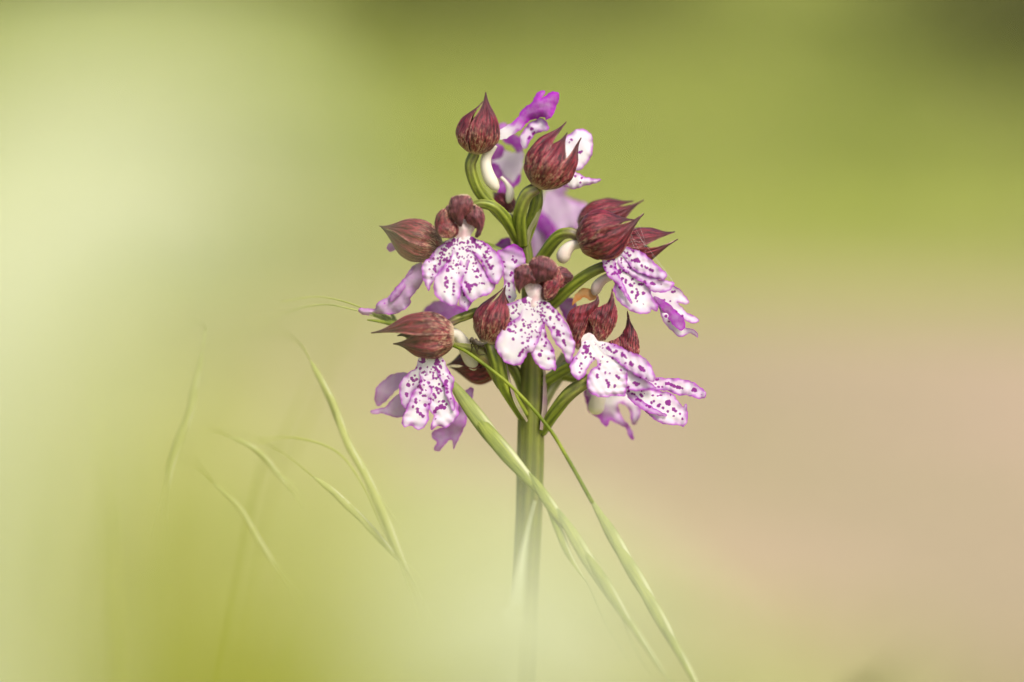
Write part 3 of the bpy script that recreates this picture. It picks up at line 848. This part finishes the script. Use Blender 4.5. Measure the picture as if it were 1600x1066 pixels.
# -- lower side flower
f = flower((706, 524, 8), 'lower side flower with long beaked brown hood and three lobed speckled lip')
hood(f, (708, 525, 6), (606, 526, 12), 72, [(52, 50, 1.12, (-14, -4, 2), 1.03), (125, 56, .90, (-2, 10, 2), 1.0), (-60, 62, .85, (0, 0, 0), .94)], pale=0.9, peak=.36, rbase=.42)
ovary(f, [(703, 505, 2), (722, 496, -2), (760, 488, -22), (828, 515, -42)], [6.5, 7, 8, 8], .9)
spur(f, [(704, 520, -8), (716, 526, -16), (732, 552, -28), (744, 580, -32)], 9, 13)
F8_SPOTS = [(450, 400, 16), (440, 425, 10), (455, 420, 10), (545, 415, 16), (540, 440, 14), (548, 430, 12), (570, 457, 12), (560, 495, 11), (535, 467, 11), (545, 480, 8), (370, 538, 12), (380, 552, 11), (405, 547, 11), (345, 583, 15), (350, 590, 11), (335, 648, 14), (335, 660, 10), (610, 560, 15), (603, 580, 11), (575, 627, 10), (615, 610, 9), (620, 632, 9), (525, 652, 11), (535, 670, 10), (500, 680, 9), (463, 725, 13), (490, 720, 8), (380, 737, 10), (398, 685, 11), (398, 705, 11), (410, 752, 11), (412, 772, 13), (430, 785, 13), (447, 800, 11), (530, 770, 15), (548, 748, 16), (575, 735, 20), (595, 742, 16), (590, 698, 12), (612, 718, 9), (555, 640, 9), (540, 605, 9), (535, 820, 6), (540, 540, 10), (520, 520, 8), (500, 495, 8), (490, 570, 8), (560, 580, 8), (435, 560, 10), (430, 590, 9), (445, 620, 10), (430, 640, 10), (450, 660, 9), (435, 610, 10), (465, 660, 8), (430, 470, 9), (400, 465, 8), (445, 500, 10), (560, 700, 9), (640, 680, 7), (520, 690, 6), (615, 640, 8)]
make_lip(f, 4, (500, 410), [
    ([(420, 400), (400, 460), (350, 500), (300, 550), (283, 600), (288, 670), (308, 730), (332, 752), (358, 700), (385, 640), (430, 580), (480, 500), (480, 420)], -5),
    ([(440, 395), (425, 480), (425, 580), (370, 650), (340, 740), (303, 820), (318, 878), (360, 868), (420, 895), (460, 875), (485, 830), (488, 770), (505, 700), (520, 560), (510, 400)], 2),
    ([(470, 400), (470, 500), (475, 620), (490, 742), (522, 800), (503, 860), (512, 898), (550, 868), (600, 882), (650, 850), (692, 790), (690, 720), (670, 690), (640, 640), (600, 560), (570, 440), (540, 395)], 2),
    ([(510, 390), (575, 388), (610, 450), (650, 520), (667, 560), (650, 640), (672, 700), (666, 762), (640, 735), (610, 660), (595, 590), (560, 530), (520, 450)], 7)],
    F8_SPOTS, 8, tilt=(0, .03), fine=130, spread=62)

# -- paler flower behind the lower side flower
f = flower((720, 560, -45), 'pale mauve flower half hidden behind the lower side flower')
make_lip(f, 4, (330, 600), [
    ([(330, 500), (240, 508), (170, 555), (120, 615), (113, 690), (138, 732), (180, 705), (240, 645), (300, 590), (340, 560)], -4, .6),
    ([(320, 620), (240, 678), (180, 738), (90, 762), (92, 786), (160, 782), (230, 803), (310, 805), (340, 720)], 2, .5)],
    [], -42, edge=1.6, step=2.2, rip=4)
make_lip(f, 4, (660, 560), [
    ([(520, 905), (600, 870), (680, 780), (700, 690), (730, 640), (780, 600), (800, 640), (765, 760), (740, 870), (695, 960), (662, 1032), (650, 965), (600, 1000), (560, 1042), (520, 1035), (545, 980), (508, 948)], 0, .72)],
    [], -48, edge=2.0, step=2.2, rip=6)
hood(f, (790, 566, -52), (698, 572, -60), 62, [(60, 58, 1.0, (0, 0, 0), 1.0), (140, 58, .95, (0, 0, 0), 1.02), (-60, 60, .85, (0, 0, 0), .95)], pale=.3, peak=.5)
ovary(f, [(788, 566, -52), (805, 580, -50), (818, 610, -46), (828, 650, -46)], [8, 9, 9, 8], .4)
make_lip(f, 2, (700, 820), [([(540, 960), (600, 890), (700, 865), (780, 895), (870, 950), (760, 1040), (640, 1015)], 0, .85)], [], -80, step=2.6)
make_lip(f, 2, (1100, 600), [([(1065, 475), (1120, 415), (1190, 395), (1210, 450), (1180, 520), (1100, 520)], 0, .8)], [], -70, step=2.6, name='petal')
bract(f, [(786, 606, -8), (774, 570, 0), (748, 549, 2), (704, 536, -6)], 30, mat=M_GBRACT, purple=.3, facing=(.1, -.2, 1.0))

# -- lower front flower on the other side
f = flower((925, 545, 6), 'lower flower with hood open like two brown horns above a white lip')
dome(f, 6, [(108, 210), (130, 150), (190, 118), (260, 100), (300, 80), (308, 40), (326, 80), (312, 135), (265, 190), (242, 260), (218, 330), (202, 402), (165, 402), (148, 320), (125, 260)], 14, 14, (180, 400), (312, 40), pale=.4)
dome(f, 6, [(248, 200), (290, 150), (350, 113), (385, 90), (403, 40), (412, -5), (426, 80), (446, 150), (442, 230), (412, 290), (362, 352), (320, 362), (288, 320), (276, 250)], 16, 14, (320, 365), (412, 0), pale=.55)
dome(f, 6, [(180, 200), (280, 130), (380, 150), (400, 250), (330, 330), (230, 340)], 0, 9, (280, 340), (300, 120), pale=.4, name='petal')
dome(f, 6, [(205, 345), (250, 300), (290, 315), (345, 355), (400, 375), (340, 430), (240, 420)], 17, 3, (280, 310), (280, 430), mat=M_THROAT, name='column', wav=.3, keel=.3)
F9_SPOTS = [(230, 395, 18), (245, 415, 14), (255, 390, 10), (215, 435, 10), (240, 430, 12), (205, 505, 8), (195, 520, 7), (205, 540, 7), (310, 580, 9), (312, 595, 10), (375, 618, 10), (385, 635, 12), (388, 650, 9), (430, 652, 9), (440, 587, 10), (455, 600, 11), (325, 540, 9), (560, 632, 12), (575, 642, 14), (590, 640, 9), (598, 528, 14), (608, 540, 18), (622, 552, 13), (535, 497, 11), (545, 513, 11), (530, 512, 8), (490, 450, 11), (502, 462, 10), (478, 442, 9), (440, 422, 12), (425, 432, 10), (405, 425, 8), (380, 400, 12), (395, 410, 10), (365, 570, 6), (395, 570, 6), (330, 510, 9), (270, 460, 8), (235, 460, 7), (520, 660, 9), (500, 500, 7), (470, 550, 7), (600, 600, 6), (640, 605, 7), (175, 470, 7), (265, 440, 8), (385, 660, 7), (425, 660, 6)]
make_lip(f, 6, (290, 375), [
    ([(480, 440), (520, 520), (600, 590), (690, 648), (705, 668), (640, 677), (580, 688), (520, 675), (480, 650), (440, 560), (420, 460)], -4),
    ([(240, 350), (310, 355), (370, 370), (440, 430), (510, 540), (510, 640), (497, 718), (440, 717), (370, 728), (290, 717), (255, 685), (243, 610), (270, 550), (312, 510), (300, 465), (240, 400)], 2),
    ([(215, 360), (265, 370), (305, 450), (290, 485), (250, 532), (222, 592), (185, 612), (150, 582), (128, 520), (150, 480), (190, 420)], 4),
    ([(300, 360), (400, 368), (470, 393), (540, 430), (610, 455), (650, 490), (680, 540), (699, 592), (682, 623), (620, 607), (550, 565), (500, 535), (430, 480), (350, 430)], 6)],
    F9_SPOTS, 20, tilt=(0, .04), fine=60, spread=70)
ovary(f, [(925, 545, 4), (912, 560, -10), (885, 575, -24), (846, 600, -44)], [8, 9, 9, 9], .5)
make_lip(f, 5, (640, 600), [([(550, 380), (600, 350), (650, 370), (660, 450), (610, 510), (565, 450)], 0, .6)], [], -62, step=2.4, name='petal')
make_lip(f, 3, (400, 800), [([(318, 795), (335, 725), (395, 683), (450, 698), (478, 742), (445, 770), (395, 745), (350, 775)], 0)], [], -22, name='petal').data.materials[0] = M_ORANGE

# -- flower whose lip reaches furthest out, its hood mostly hidden
f = flower((985, 560, -4), 'lower outer flower with long arm lobed lip and single dark pointed hood')
dome(f, 6, [(380, 372), (450, 330), (500, 260), (512, 155), (522, 175), (542, 240), (580, 310), (594, 380), (590, 445), (540, 470), (470, 450)], -4, 14, (520, 470), (513, 160), pale=.4)
dome(f, 6, [(400, 380), (470, 350), (560, 370), (590, 430), (560, 500), (450, 480)], -18, 10, (430, 480), (560, 360), pale=.3, name='petal')
F10_SPOTS = [(770, 637, 9), (785, 637, 11), (805, 645, 12), (825, 655, 12), (845, 660, 11), (862, 665, 12), (880, 670, 8), (955, 672, 10), (965, 685, 13), (945, 683, 7), (775, 765, 15), (790, 758, 15), (790, 775, 13), (820, 808, 12), (832, 820, 12), (718, 785, 12), (750, 800, 11), (690, 755, 8), (603, 712, 9), (610, 722, 9), (585, 742, 9), (600, 750, 9), (572, 745, 7), (545, 705, 8), (560, 710, 7), (640, 785, 8), (660, 792, 9), (735, 715, 8), (715, 720, 6), (862, 840, 8), (880, 873, 8), (820, 855, 6), (782, 822, 9), (520, 690, 9), (730, 775, 7), (705, 612, 8), (720, 608, 6), (720, 660, 6), (745, 660, 6), (700, 640, 5), (800, 715, 6), (770, 635, 7)]
make_lip(f, 6, (520, 620), [
    ([(560, 610), (690, 598), (760, 600), (850, 605), (930, 620), (1000, 660), (1034, 695), (1027, 732), (990, 740), (920, 717), (860, 717), (800, 692), (740, 682), (620, 680)], -4),
    ([(500, 640), (560, 680), (650, 672), (740, 688), (800, 700), (850, 750), (882, 792), (908, 775), (914, 850), (907, 900), (886, 928), (860, 914), (780, 912), (720, 892), (670, 862), (650, 838), (580, 780), (520, 730)], 3),
    ([(500, 690), (560, 710), (640, 770), (720, 815), (772, 845), (762, 857), (690, 842), (600, 803), (530, 745)], 8, .25)],
    F10_SPOTS, 4, tilt=(-.01, .02), fine=25, spread=62)
ovary(f, [(922, 592, 2), (890, 615, 0), (868, 642, -16), (846, 676, -40)], [9.5, 10.5, 10.5, 8], .55)

# -- blurred flower hanging below
f = flower((940, 610, -60), 'blurred magenta flower hanging behind the lower lips')
make_lip(f, 6, (360, 640), [
    ([(225, 690), (260, 640), (330, 640), (420, 650), (510, 680), (595, 780), (588, 880), (545, 905), (520, 800), (455, 770), (470, 850), (525, 920), (560, 1005), (530, 1000), (500, 935), (430, 895), (400, 885), (372, 925), (320, 870), (260, 825), (235, 760)], 0, .85)],
    [], -68, tintdir=[(380, 740), (300, 830)], step=2.2, rip=6, edge=4)
spur(f, [(938, 600, -50), (936, 618, -48), (932, 634, -48), (930, 648, -50)], 11, 13)
ovary(f, [(938, 600, -56), (900, 590, -60), (870, 590, -56), (845, 625, -46)], [8, 9, 9, 8], .4)
ovary(f, [(888, 556, -60), (878, 575, -60), (862, 602, -54), (846, 640, -46)], [12, 13, 11, 7], .15, mat=M_BRACT, name='bract')
bract(f, [(846, 672, -22), (852, 640, -24), (852, 600, -30), (850, 565, -34)], 11, purple=.9, facing=(.7, 0, .7))

# ------------------------------------------------------------------ brome grass
def lemma(parent, path, w, mat, seed, awn=None, pale=0.2):
    """one slender scale of a grass spikelet, keeled and pointed, ending in its awn"""
    prof = lambda u: w / 2 * np.clip(np.sin(np.clip(u * 1.02, 0, 1) ** 0.75 * np.pi), 0.03, 1) ** 0.85
    mb = MB()
    r = np.random.default_rng(int(seed * 1000))
    V, F, P = tube(path, prof, 34, 12, ribs=5, ribamp=0.07, twist=.3, flat=.4, flatdir=FWD, b=0.0, seed=seed)
    ang = np.tile(np.linspace(0, 2 * np.pi, 12, endpoint=False), 34)
    P[:, 2] = np.clip(pale + 0.85 * np.exp(-((np.cos(ang) - .8) / .18) ** 2) * sstep(.2, .55, P[:, 0]), 0, 1)
    mb.add(V, F, P)
    if awn is not None:
        V, F, P = tube(awn, [1.3, 0.9, 0.35], 22, 6, b=.25)
        mb.add(V, F, P)
    return mb.build('lemma', mat, parent)

def spikelet(parent, path, n, w, mat, seed, frac=.36, fan=5.0, awn=1.15, pale=0.15):
    s = empty('spikelet', W([path[0]])[0], parent)
    P = spline(path, 200)
    r = np.random.default_rng(seed)
    for k in range(n):
        a = k / max(1, n) * (1 - frac * .75)
        b_ = min(a + frac * r.uniform(.9, 1.15), 1.0)
        ii = np.linspace(a * 199, b_ * 199, 6).astype(int)
        Q = P[ii].copy()
        t = Q[-1] - Q[0]; nrm = np.array([-t[1], t[0], 0]); nrm /= np.linalg.norm(nrm)
        sgn = 1 if k % 2 else -1
        off = sgn * fan * (0.35 + 0.65 * k / n)
        Q += nrm * (np.linspace(.15, 1, 6) ** 1.3)[:, None] * off
        Q[:, 2] += r.uniform(-2, 2) + k * .8
        L = np.linalg.norm(Q[-1] - Q[0])
        d = (Q[-1] - Q[-2]); d /= np.linalg.norm(d)
        A = [Q[-2], Q[-1], Q[-1] + d * L * awn * .5 + nrm * sgn * 2, Q[-1] + d * L * awn + nrm * sgn * r.uniform(2, 9)]
        lemma(s, Q, w * r.uniform(.85, 1.1), mat, r.uniform(0, 1), A, pale)
    return s

def lemmas(parent, rows, mat, seed, pale=.05):
    s = empty('spikelet', W([rows[0][0][0]])[0], parent)
    r = np.random.default_rng(seed)
    for pts, w, awn in rows:
        Q = np.array(pts, float)
        if awn is not None:
            e = Q[-1]; a = np.array(awn, float)
            awn = [Q[-1] * .8 + Q[-2] * .2, e, (e + a) / 2 + np.array([-3, 2, 0]), a]
        lemma(s, Q, w, mat, r.uniform(0, 1), awn, pale + r.uniform(0, .12))

def stalk(parent, path, radii, mat, name='pedicel', b=0.0, n=40):
    V, F, P = tube(path, radii, n, 8, b=b)
    return mesh_obj(name, V, F, mat, parent, P)

def culm_to_ground(parent, path, r, mat, gx=0.0, gy=0.0):
    """stalk that starts in pixel space and runs down to the soil"""
    w = W(path)
    end = w[-1] + np.array([gx, gy, 0]); end[2] = -0.005
    mid = w[-1] * .5 + end * .5 + np.array([gx * .15, gy * .15, 0])
    pts = np.vstack([w, mid[None], end[None]])
    V, F, P = tube(pts, [r * PX * .7] * len(w) + [r * PX, r * PX * 1.3], 60, 8, world_pts=True, b=0.1)
    mesh_obj('culm', V, F, mat, parent, P)
    return end

def grass_thing(label, culm_path, r, mat, gx, gy, name='grass_panicle', group=None, cat='grass stalk'):
    w = W(culm_path)[-1] + np.array([gx, gy, 0]); w[2] = 0
    g = empty(name, w)
    tag(g, label, cat, group)
    culm_to_ground(g, culm_path, r, mat, gx, gy)
    return g

# the drooping brome whose two green spikelets cross the orchid stem
g = grass_thing('drooping brome grass with two green spikelets crossing the orchid stem', [(618, 508, -34), (585, 494, -26), (545, 482, 0), (505, 476, 30), (455, 486, 150), (380, 520, 600), (260, 620, 1400), (120, 860, 1900), (60, 1000, 2100)], 1.8, M_LEMMA2, -0.01, -0.01)
stalk(g, [(618, 508, -34), (648, 540, -34), (682, 574, -22), (706, 597, -4)], [2.2, 2.2, 3.0], M_LEMMA)
lemmas(g, [([(698, 588, -10), (745, 652, 6), (790, 709, 20), (857, 778, 40)], 25, (905, 850, 52)),
           ([(735, 640, 4), (778, 694, 20), (820, 742, 32), (884, 812, 50)], 24, (940, 880, 60)),
           ([(826, 738, 34), (852, 778, 42), (876, 812, 48), (900, 850, 54)], 17, None),
           ([(848, 772, 40), (874, 832, 46), (890, 868, 52), (920, 914, 58)], 12, (984, 1036, 76)),
           ([(866, 790, 46), (905, 852, 56), (936, 904, 64), (974, 968, 76)], 20, (1020, 1060, 92)),
           ([(912, 858, 60), (948, 914, 70), (976, 960, 80), (1008, 1008, 90)], 17, (1050, 1072, 100)),
           ([(955, 925, 74), (990, 980, 84), (1016, 1020, 92), (1048, 1066, 100)], 10, (1090, 1130, 110))], M_LEMMA, 5)
stalk(g, [(618, 508, -34), (655, 522, -28), (690, 534, -6), (712, 542, 12), (738, 556, 22), (800, 605, 24), (856, 667, 26), (890, 722, 30), (926, 786, 32)], [1.6, 2.2, 2.6, 2.8, 3.2], M_LEMMA, n=70)
lemmas(g, [([(921, 776, 31), (945, 818, 36), (965, 856, 42), (990, 900, 50)], 13, None),
           ([(930, 792, 33), (960, 842, 40), (985, 884, 48), (1018, 938, 58)], 20, (1060, 1010, 66)),
           ([(955, 840, 42), (990, 894, 52), (1018, 940, 60), (1052, 1002, 70)], 21, (1084, 1062, 80)),
           ([(986, 892, 54), (1022, 950, 64), (1050, 1000, 72), (1080, 1060, 84)], 19, (1120, 1140, 98)),
           ([(1022, 952, 66), (1058, 1014, 76), (1085, 1064, 86), (1112, 1120, 96)], 12, None)], M_LEMMA, 8, .1)
for k, (dx, dy, dz) in enumerate([(-52, -20, 6), (-30, -20, -4), (-12, -22, -14), (-44, -8, 14)]):
    stalk(g, [(622, 510, -34), (620 + dx * .5, 508 + dy * .6, -34 + dz), (618 + dx, 508 + dy, -34 + dz * 2)], [3.2, 3.0, 1.2], M_LEMMA, name='branch')
stalk(g, [(600, 497, -30), (560, 479, -10), (525, 468, 20), (490, 464, 60), (440, 472, 110)], [1.3, 1.2, .8], M_LEMMA2, name='awn')

# pale brome on the other side, half lost in the blur
g = grass_thing('pale blurred brome grass with one long spikelet hanging free beside the orchid', [(484, 562, 60), (466, 536, 120), (420, 520, 500), (320, 580, 1200), (180, 760, 1800), (60, 1000, 2100)], 1.6, M_LEMMA2, -0.015, -0.02)
spikelet(g, [(484, 562, 60), (503, 598, 60), (521, 632, 60), (540, 684, 62), (568, 735, 64), (596, 796, 66), (620, 860, 68), (640, 905, 70)], 7, 11, M_LEMMA2, 11, frac=.38, fan=4, awn=.8, pale=.1)
g = grass_thing('pale blurred brome grass with several small spikelets on hair thin stalks', [(490, 745, 42), (440, 706, 110), (380, 680, 320), (280, 690, 1000), (160, 800, 1700), (40, 1000, 2100)], 1.4, M_LEMMA2, -0.02, -0.02)
spikelet(g, [(490, 745, 42), (525, 772, 42), (560, 805, 44), (606, 853, 46), (630, 880, 46)], 4, 11, M_LEMMA2, 12, frac=.6, fan=3, awn=.5, pale=.2)
spikelet(g, [(357, 681, 95), (399, 702, 92), (427, 731, 90), (456, 763, 88)], 4, 7, M_LEMMA2, 13, frac=.6, fan=3, awn=.5, pale=.2)
stalk(g, [(300, 682, 860), (322, 670, 400), (338, 672, 180), (357, 681, 95)], [1.0, 1.2], M_LEMMA2)
spikelet(g, [(334, 754, 95), (376, 796, 92), (404, 843, 90), (446, 904, 88)], 4, 7, M_LEMMA2, 14, frac=.6, fan=3, awn=.5, pale=.2)
stalk(g, [(250, 706, 1180), (284, 712, 600), (310, 728, 220), (334, 754, 95)], [1.0, 1.2], M_LEMMA2)
stalk(g, [(400, 688, 240), (460, 684, 90), (525, 705, 66), (565, 755, 66), (600, 830, 66), (650, 930, 66)], [1.3, 1.3, .5], M_LEMMA2, name='awn')
g = grass_thing('faint upright brome grass with ghostly pale spikelet leaning away from the orchid', [(317, 545, 150), (320, 510, 150), (290, 520, 700), (200, 640, 1500), (100, 820, 1900), (20, 1000, 2200)], 2.2, M_LEMMA2, -0.01, -0.02)
spikelet(g, [(317, 548, 150), (306, 599, 150), (296, 646, 150), (268, 721, 150), (259, 768, 150)], 5, 10, M_LEMMA2, 15, frac=.5, fan=5, awn=.6, pale=.15)

# ------------------------------------------------------------------ grass leaves
def mat_leaf(name, a, b, trans=.4):
    return mat_lemma(name, a, b, b, trans)
M_LEAF_PALE = mat_leaf('pale_leaf', (0.56, 0.61, 0.37), (0.66, 0.69, 0.49))
M_LEAF = mat_leaf('green_leaf', (0.30, 0.335, 0.035), (0.42, 0.445, 0.07))
M_LEAF_YELLOW = mat_leaf('yellow_leaf', (0.50, 0.53, 0.12), (0.60, 0.62, 0.20))
M_LEAF_DARK = mat_leaf('dark_leaf', (0.12, 0.14, 0.03), (0.20, 0.22, 0.05))

def blade(label, pts, width, mat, name='grass_leaf', group=None, root=None, cat='grass leaf', face=None, tipfrac=.45):
    """a long folded grass leaf. pts: (px, py, metres from the camera) from the tip down; it runs on to the soil"""
    P = W([(a, b, (D0 - d) / PX) for a, b, d in pts])
    end = P[-1] + np.array([root[0], root[1], 0]) if root else P[-1].copy()
    end[2] = -0.004
    mid = P[-1] * .45 + end * .55; mid[2] += 0.02
    P = spline(np.vstack([P, mid[None], end[None]]), 70)
    t = np.gradient(P, axis=0); t /= np.linalg.norm(t, axis=1)[:, None]
    f = np.array(face if face else (0.15, -1, 0.25)); f = f / np.linalg.norm(f)
    nv = 7; v = np.linspace(-1, 1, nv)
    V, Pg = [], []
    s_acc = np.concatenate([[0], np.cumsum(np.linalg.norm(np.diff(P, axis=0), axis=1))]); s_acc /= s_acc[-1]
    for i in range(len(P)):
        u = s_acc[i]
        s = np.cross(t[i], f); s /= np.linalg.norm(s) + 1e-9
        nn = np.cross(s, t[i])
        wv = width / 2 * (sstep(0, tipfrac, u) * .96 + .04) * (1 - .35 * sstep(.6, 1, u))
        V.append(P[i] + (v * wv)[:, None] * s - (np.abs(v) * wv * .35)[:, None] * nn)
        Pg.append(np.stack([np.full(nv, u), .5 + .5 * np.cos(v * 9), np.full(nv, .2), np.full(nv, .37)], 1))
    F = [(i * nv + j, i * nv + j + 1, (i + 1) * nv + j + 1, (i + 1) * nv + j) for i in range(len(P) - 1) for j in range(nv - 1)]
    V = np.concatenate(V)
    o = mesh_obj(name, V, F, mat, None, np.concatenate(Pg), solid=0.00025)
    tag(o, label, cat, group)
    return o

blade('pale grass leaf tip standing in front of the orchid stem', [(836, 782, .490), (824, 830, .487), (814, 890, .480), (806, 960, .474), (800, 1066, .466)], .0036, M_LEAF_PALE, root=(-.005, -.01), tipfrac=.12)
blade('dim slanting grass leaf blurred behind the drooping brome', [(604, 350, .60), (560, 455, .60), (500, 590, .60), (450, 700, .60), (400, 820, .61)], .0008, M_LEAF, root=(-.04, .0), tipfrac=.2)
blade('short dark grass leaf leaning over bare earth away from the orchid', [(1450, 990, .66), (1410, 1030, .66), (1360, 1085, .66), (1330, 1130, .66)], .0060, M_LEAF_DARK, root=(-.02, .0), tipfrac=.2)
blade('yellowish upright grass leaf blurred among the pale brome', [(168, 540, .40), (174, 640, .40), (180, 740, .40), (186, 860, .40)], .0024, M_LEAF_YELLOW, root=(0, 0), tipfrac=.2)
# leaves close to the lens: a veil of soft green
VEIL = [
    ('broad pale grass leaf close to the lens arching over the upper meadow', [(520, 600, .22), (470, 450, .21), (370, 320, .20), (220, 268, .195), (60, 330, .19), (-90, 560, .185), (-170, 1000, .18)], .015, M_LEAF_PALE),
    ('pale grass leaf close to the lens rising behind the broad arched one', [(300, 180, .21), (240, 330, .205), (170, 560, .20), (110, 900, .195), (90, 1250, .19)], .005, M_LEAF),
    ('green grass leaf close to the lens along the outer edge of the veil', [(40, 480, .20), (50, 640, .20), (60, 850, .195), (60, 1200, .19)], .011, M_LEAF),
    ('slim pale grass leaf close to the lens among the small brome spikelets', [(470, 560, .225), (430, 700, .22), (400, 900, .215), (390, 1200, .21)], .007, M_LEAF_YELLOW),
    ('bright green grass leaf close to the lens low under the brome', [(470, 950, .20), (460, 1050, .20), (450, 1200, .20)], .022, M_LEAF),
    ('pale grass leaf close to the lens bowed across the low end of the orchid stem', [(1200, 1110, .26), (1040, 1020, .255), (900, 970, .245), (760, 950, .24), (640, 990, .235), (560, 1100, .23), (530, 1250, .23)], .013, M_LEAF_PALE),
    ('narrow pale grass leaf close to the lens rising in front of the orchid stem foot', [(835, 880, .285), (815, 980, .28), (800, 1100, .275), (790, 1250, .27)], .012, M_LEAF_PALE),
    ('short pale grass leaf close to the lens between orchid stem and brome', [(700, 880, .21), (660, 980, .21), (640, 1200, .205)], .009, M_LEAF_PALE),
]
for lb, pts, wd, mt in VEIL:
    blade(lb, pts, wd, mt, root=(0.0, 0.0), tipfrac=.07)

# ------------------------------------------------------------------ small fly on the bract
M_FLY = mat_plain('fly_body', (0.03, 0.022, 0.016), (0.10, 0.075, 0.05), 3000, 0.5)
M_WING = mat_plain('fly_wing', (0.22, 0.19, 0.15), (0.14, 0.12, 0.09), 2500, 0.3, .6)
def build_fly():
    f = empty('fly', W([(744, 548, 8)])[0])
    tag(f, 'tiny brown fly clinging beneath the cream striped hood of the orchid', 'fly')
    mb = MB()
    mb.add(*tube(T(9, [(385, 450, 0), (400, 455, 0), (425, 458, 0), (440, 465, 0)]) + np.array([0, 0, 19]), [1, 4.6, 4.6, 1.8], 16, 10))
    mb.add(*tube(T(9, [(432, 462, 0), (450, 475, 0), (480, 485, 0), (500, 490, 0)]) + np.array([0, 0, 19]), [2, 5.6, 5.6, 2.5], 16, 10))
    mb.add(*tube(T(9, [(490, 488, 0), (520, 498, 0), (545, 505, 0), (575, 500, 0)]) + np.array([0, 0, 18]), [2.5, 4.2, 3.6, .6], 18, 10))
    mb.build('body', M_FLY, f)
    legs = [[(440, 480), (415, 520), (418, 580), (400, 640)], [(455, 490), (450, 530), (430, 560), (415, 600)], [(480, 500), (512, 540), (500, 600), (490, 630)],
            [(500, 500), (560, 545), (605, 560), (630, 650), (650, 668)], [(485, 500), (520, 550), (585, 548), (610, 600)], [(470, 490), (460, 540), (480, 590), (510, 650), (600, 660)]]
    for k, l in enumerate(legs):
        q = np.column_stack([T(9, l), np.linspace(20, 3 if k % 2 else 5, len(l))])
        V, F, P = tube(q, [1.0, .8, .5], 24, 6)
        mesh_obj('leg', V, F, M_FLY, f, P)
    for dz in (21, 23):
        bract(f, [(742, 533, dz), (748, 537, dz + 1), (756, 537, dz + 1), (762, 535, dz)], 4.5, mat=M_WING, name='wing')
build_fly()

# ------------------------------------------------------------------ spider silk
M_SILK = mat_plain('silk', (0.8, 0.8, 0.78), (0.7, 0.7, 0.68), 500, 0.3, .3)
def build_silk():
    mb = MB()
    for a, b_, sag in [((988, 348, 14), (1010, 392, 4), 3), ((980, 352, 14), (1004, 400, 12), -3), ((992, 362, 12), (1052, 440, 6), 4), ((978, 358, 14), (994, 396, 14), 2),
                       ((996, 344, 14), (1008, 398, 2), 5), ((1018, 398, 6), (1052, 441, 8), 2), ((986, 372, 12), (1012, 384, 0), 3), ((972, 384, 14), (1006, 378, 4), -3), ((1036, 416, 8), (1044, 436, 12), 2)]:
        a = np.array(a, float); b_ = np.array(b_, float)
        m = (a + b_) / 2 + np.array([sag, sag, 0])
        mb.add(*tube([a, m, b_], [.085, .085, .085], 14, 5))
    o = mb.build('spider_silk', M_SILK)
    tag(o, 'loose white spider silk strung from the big round hood to the lip below', 'spider silk')
build_silk()
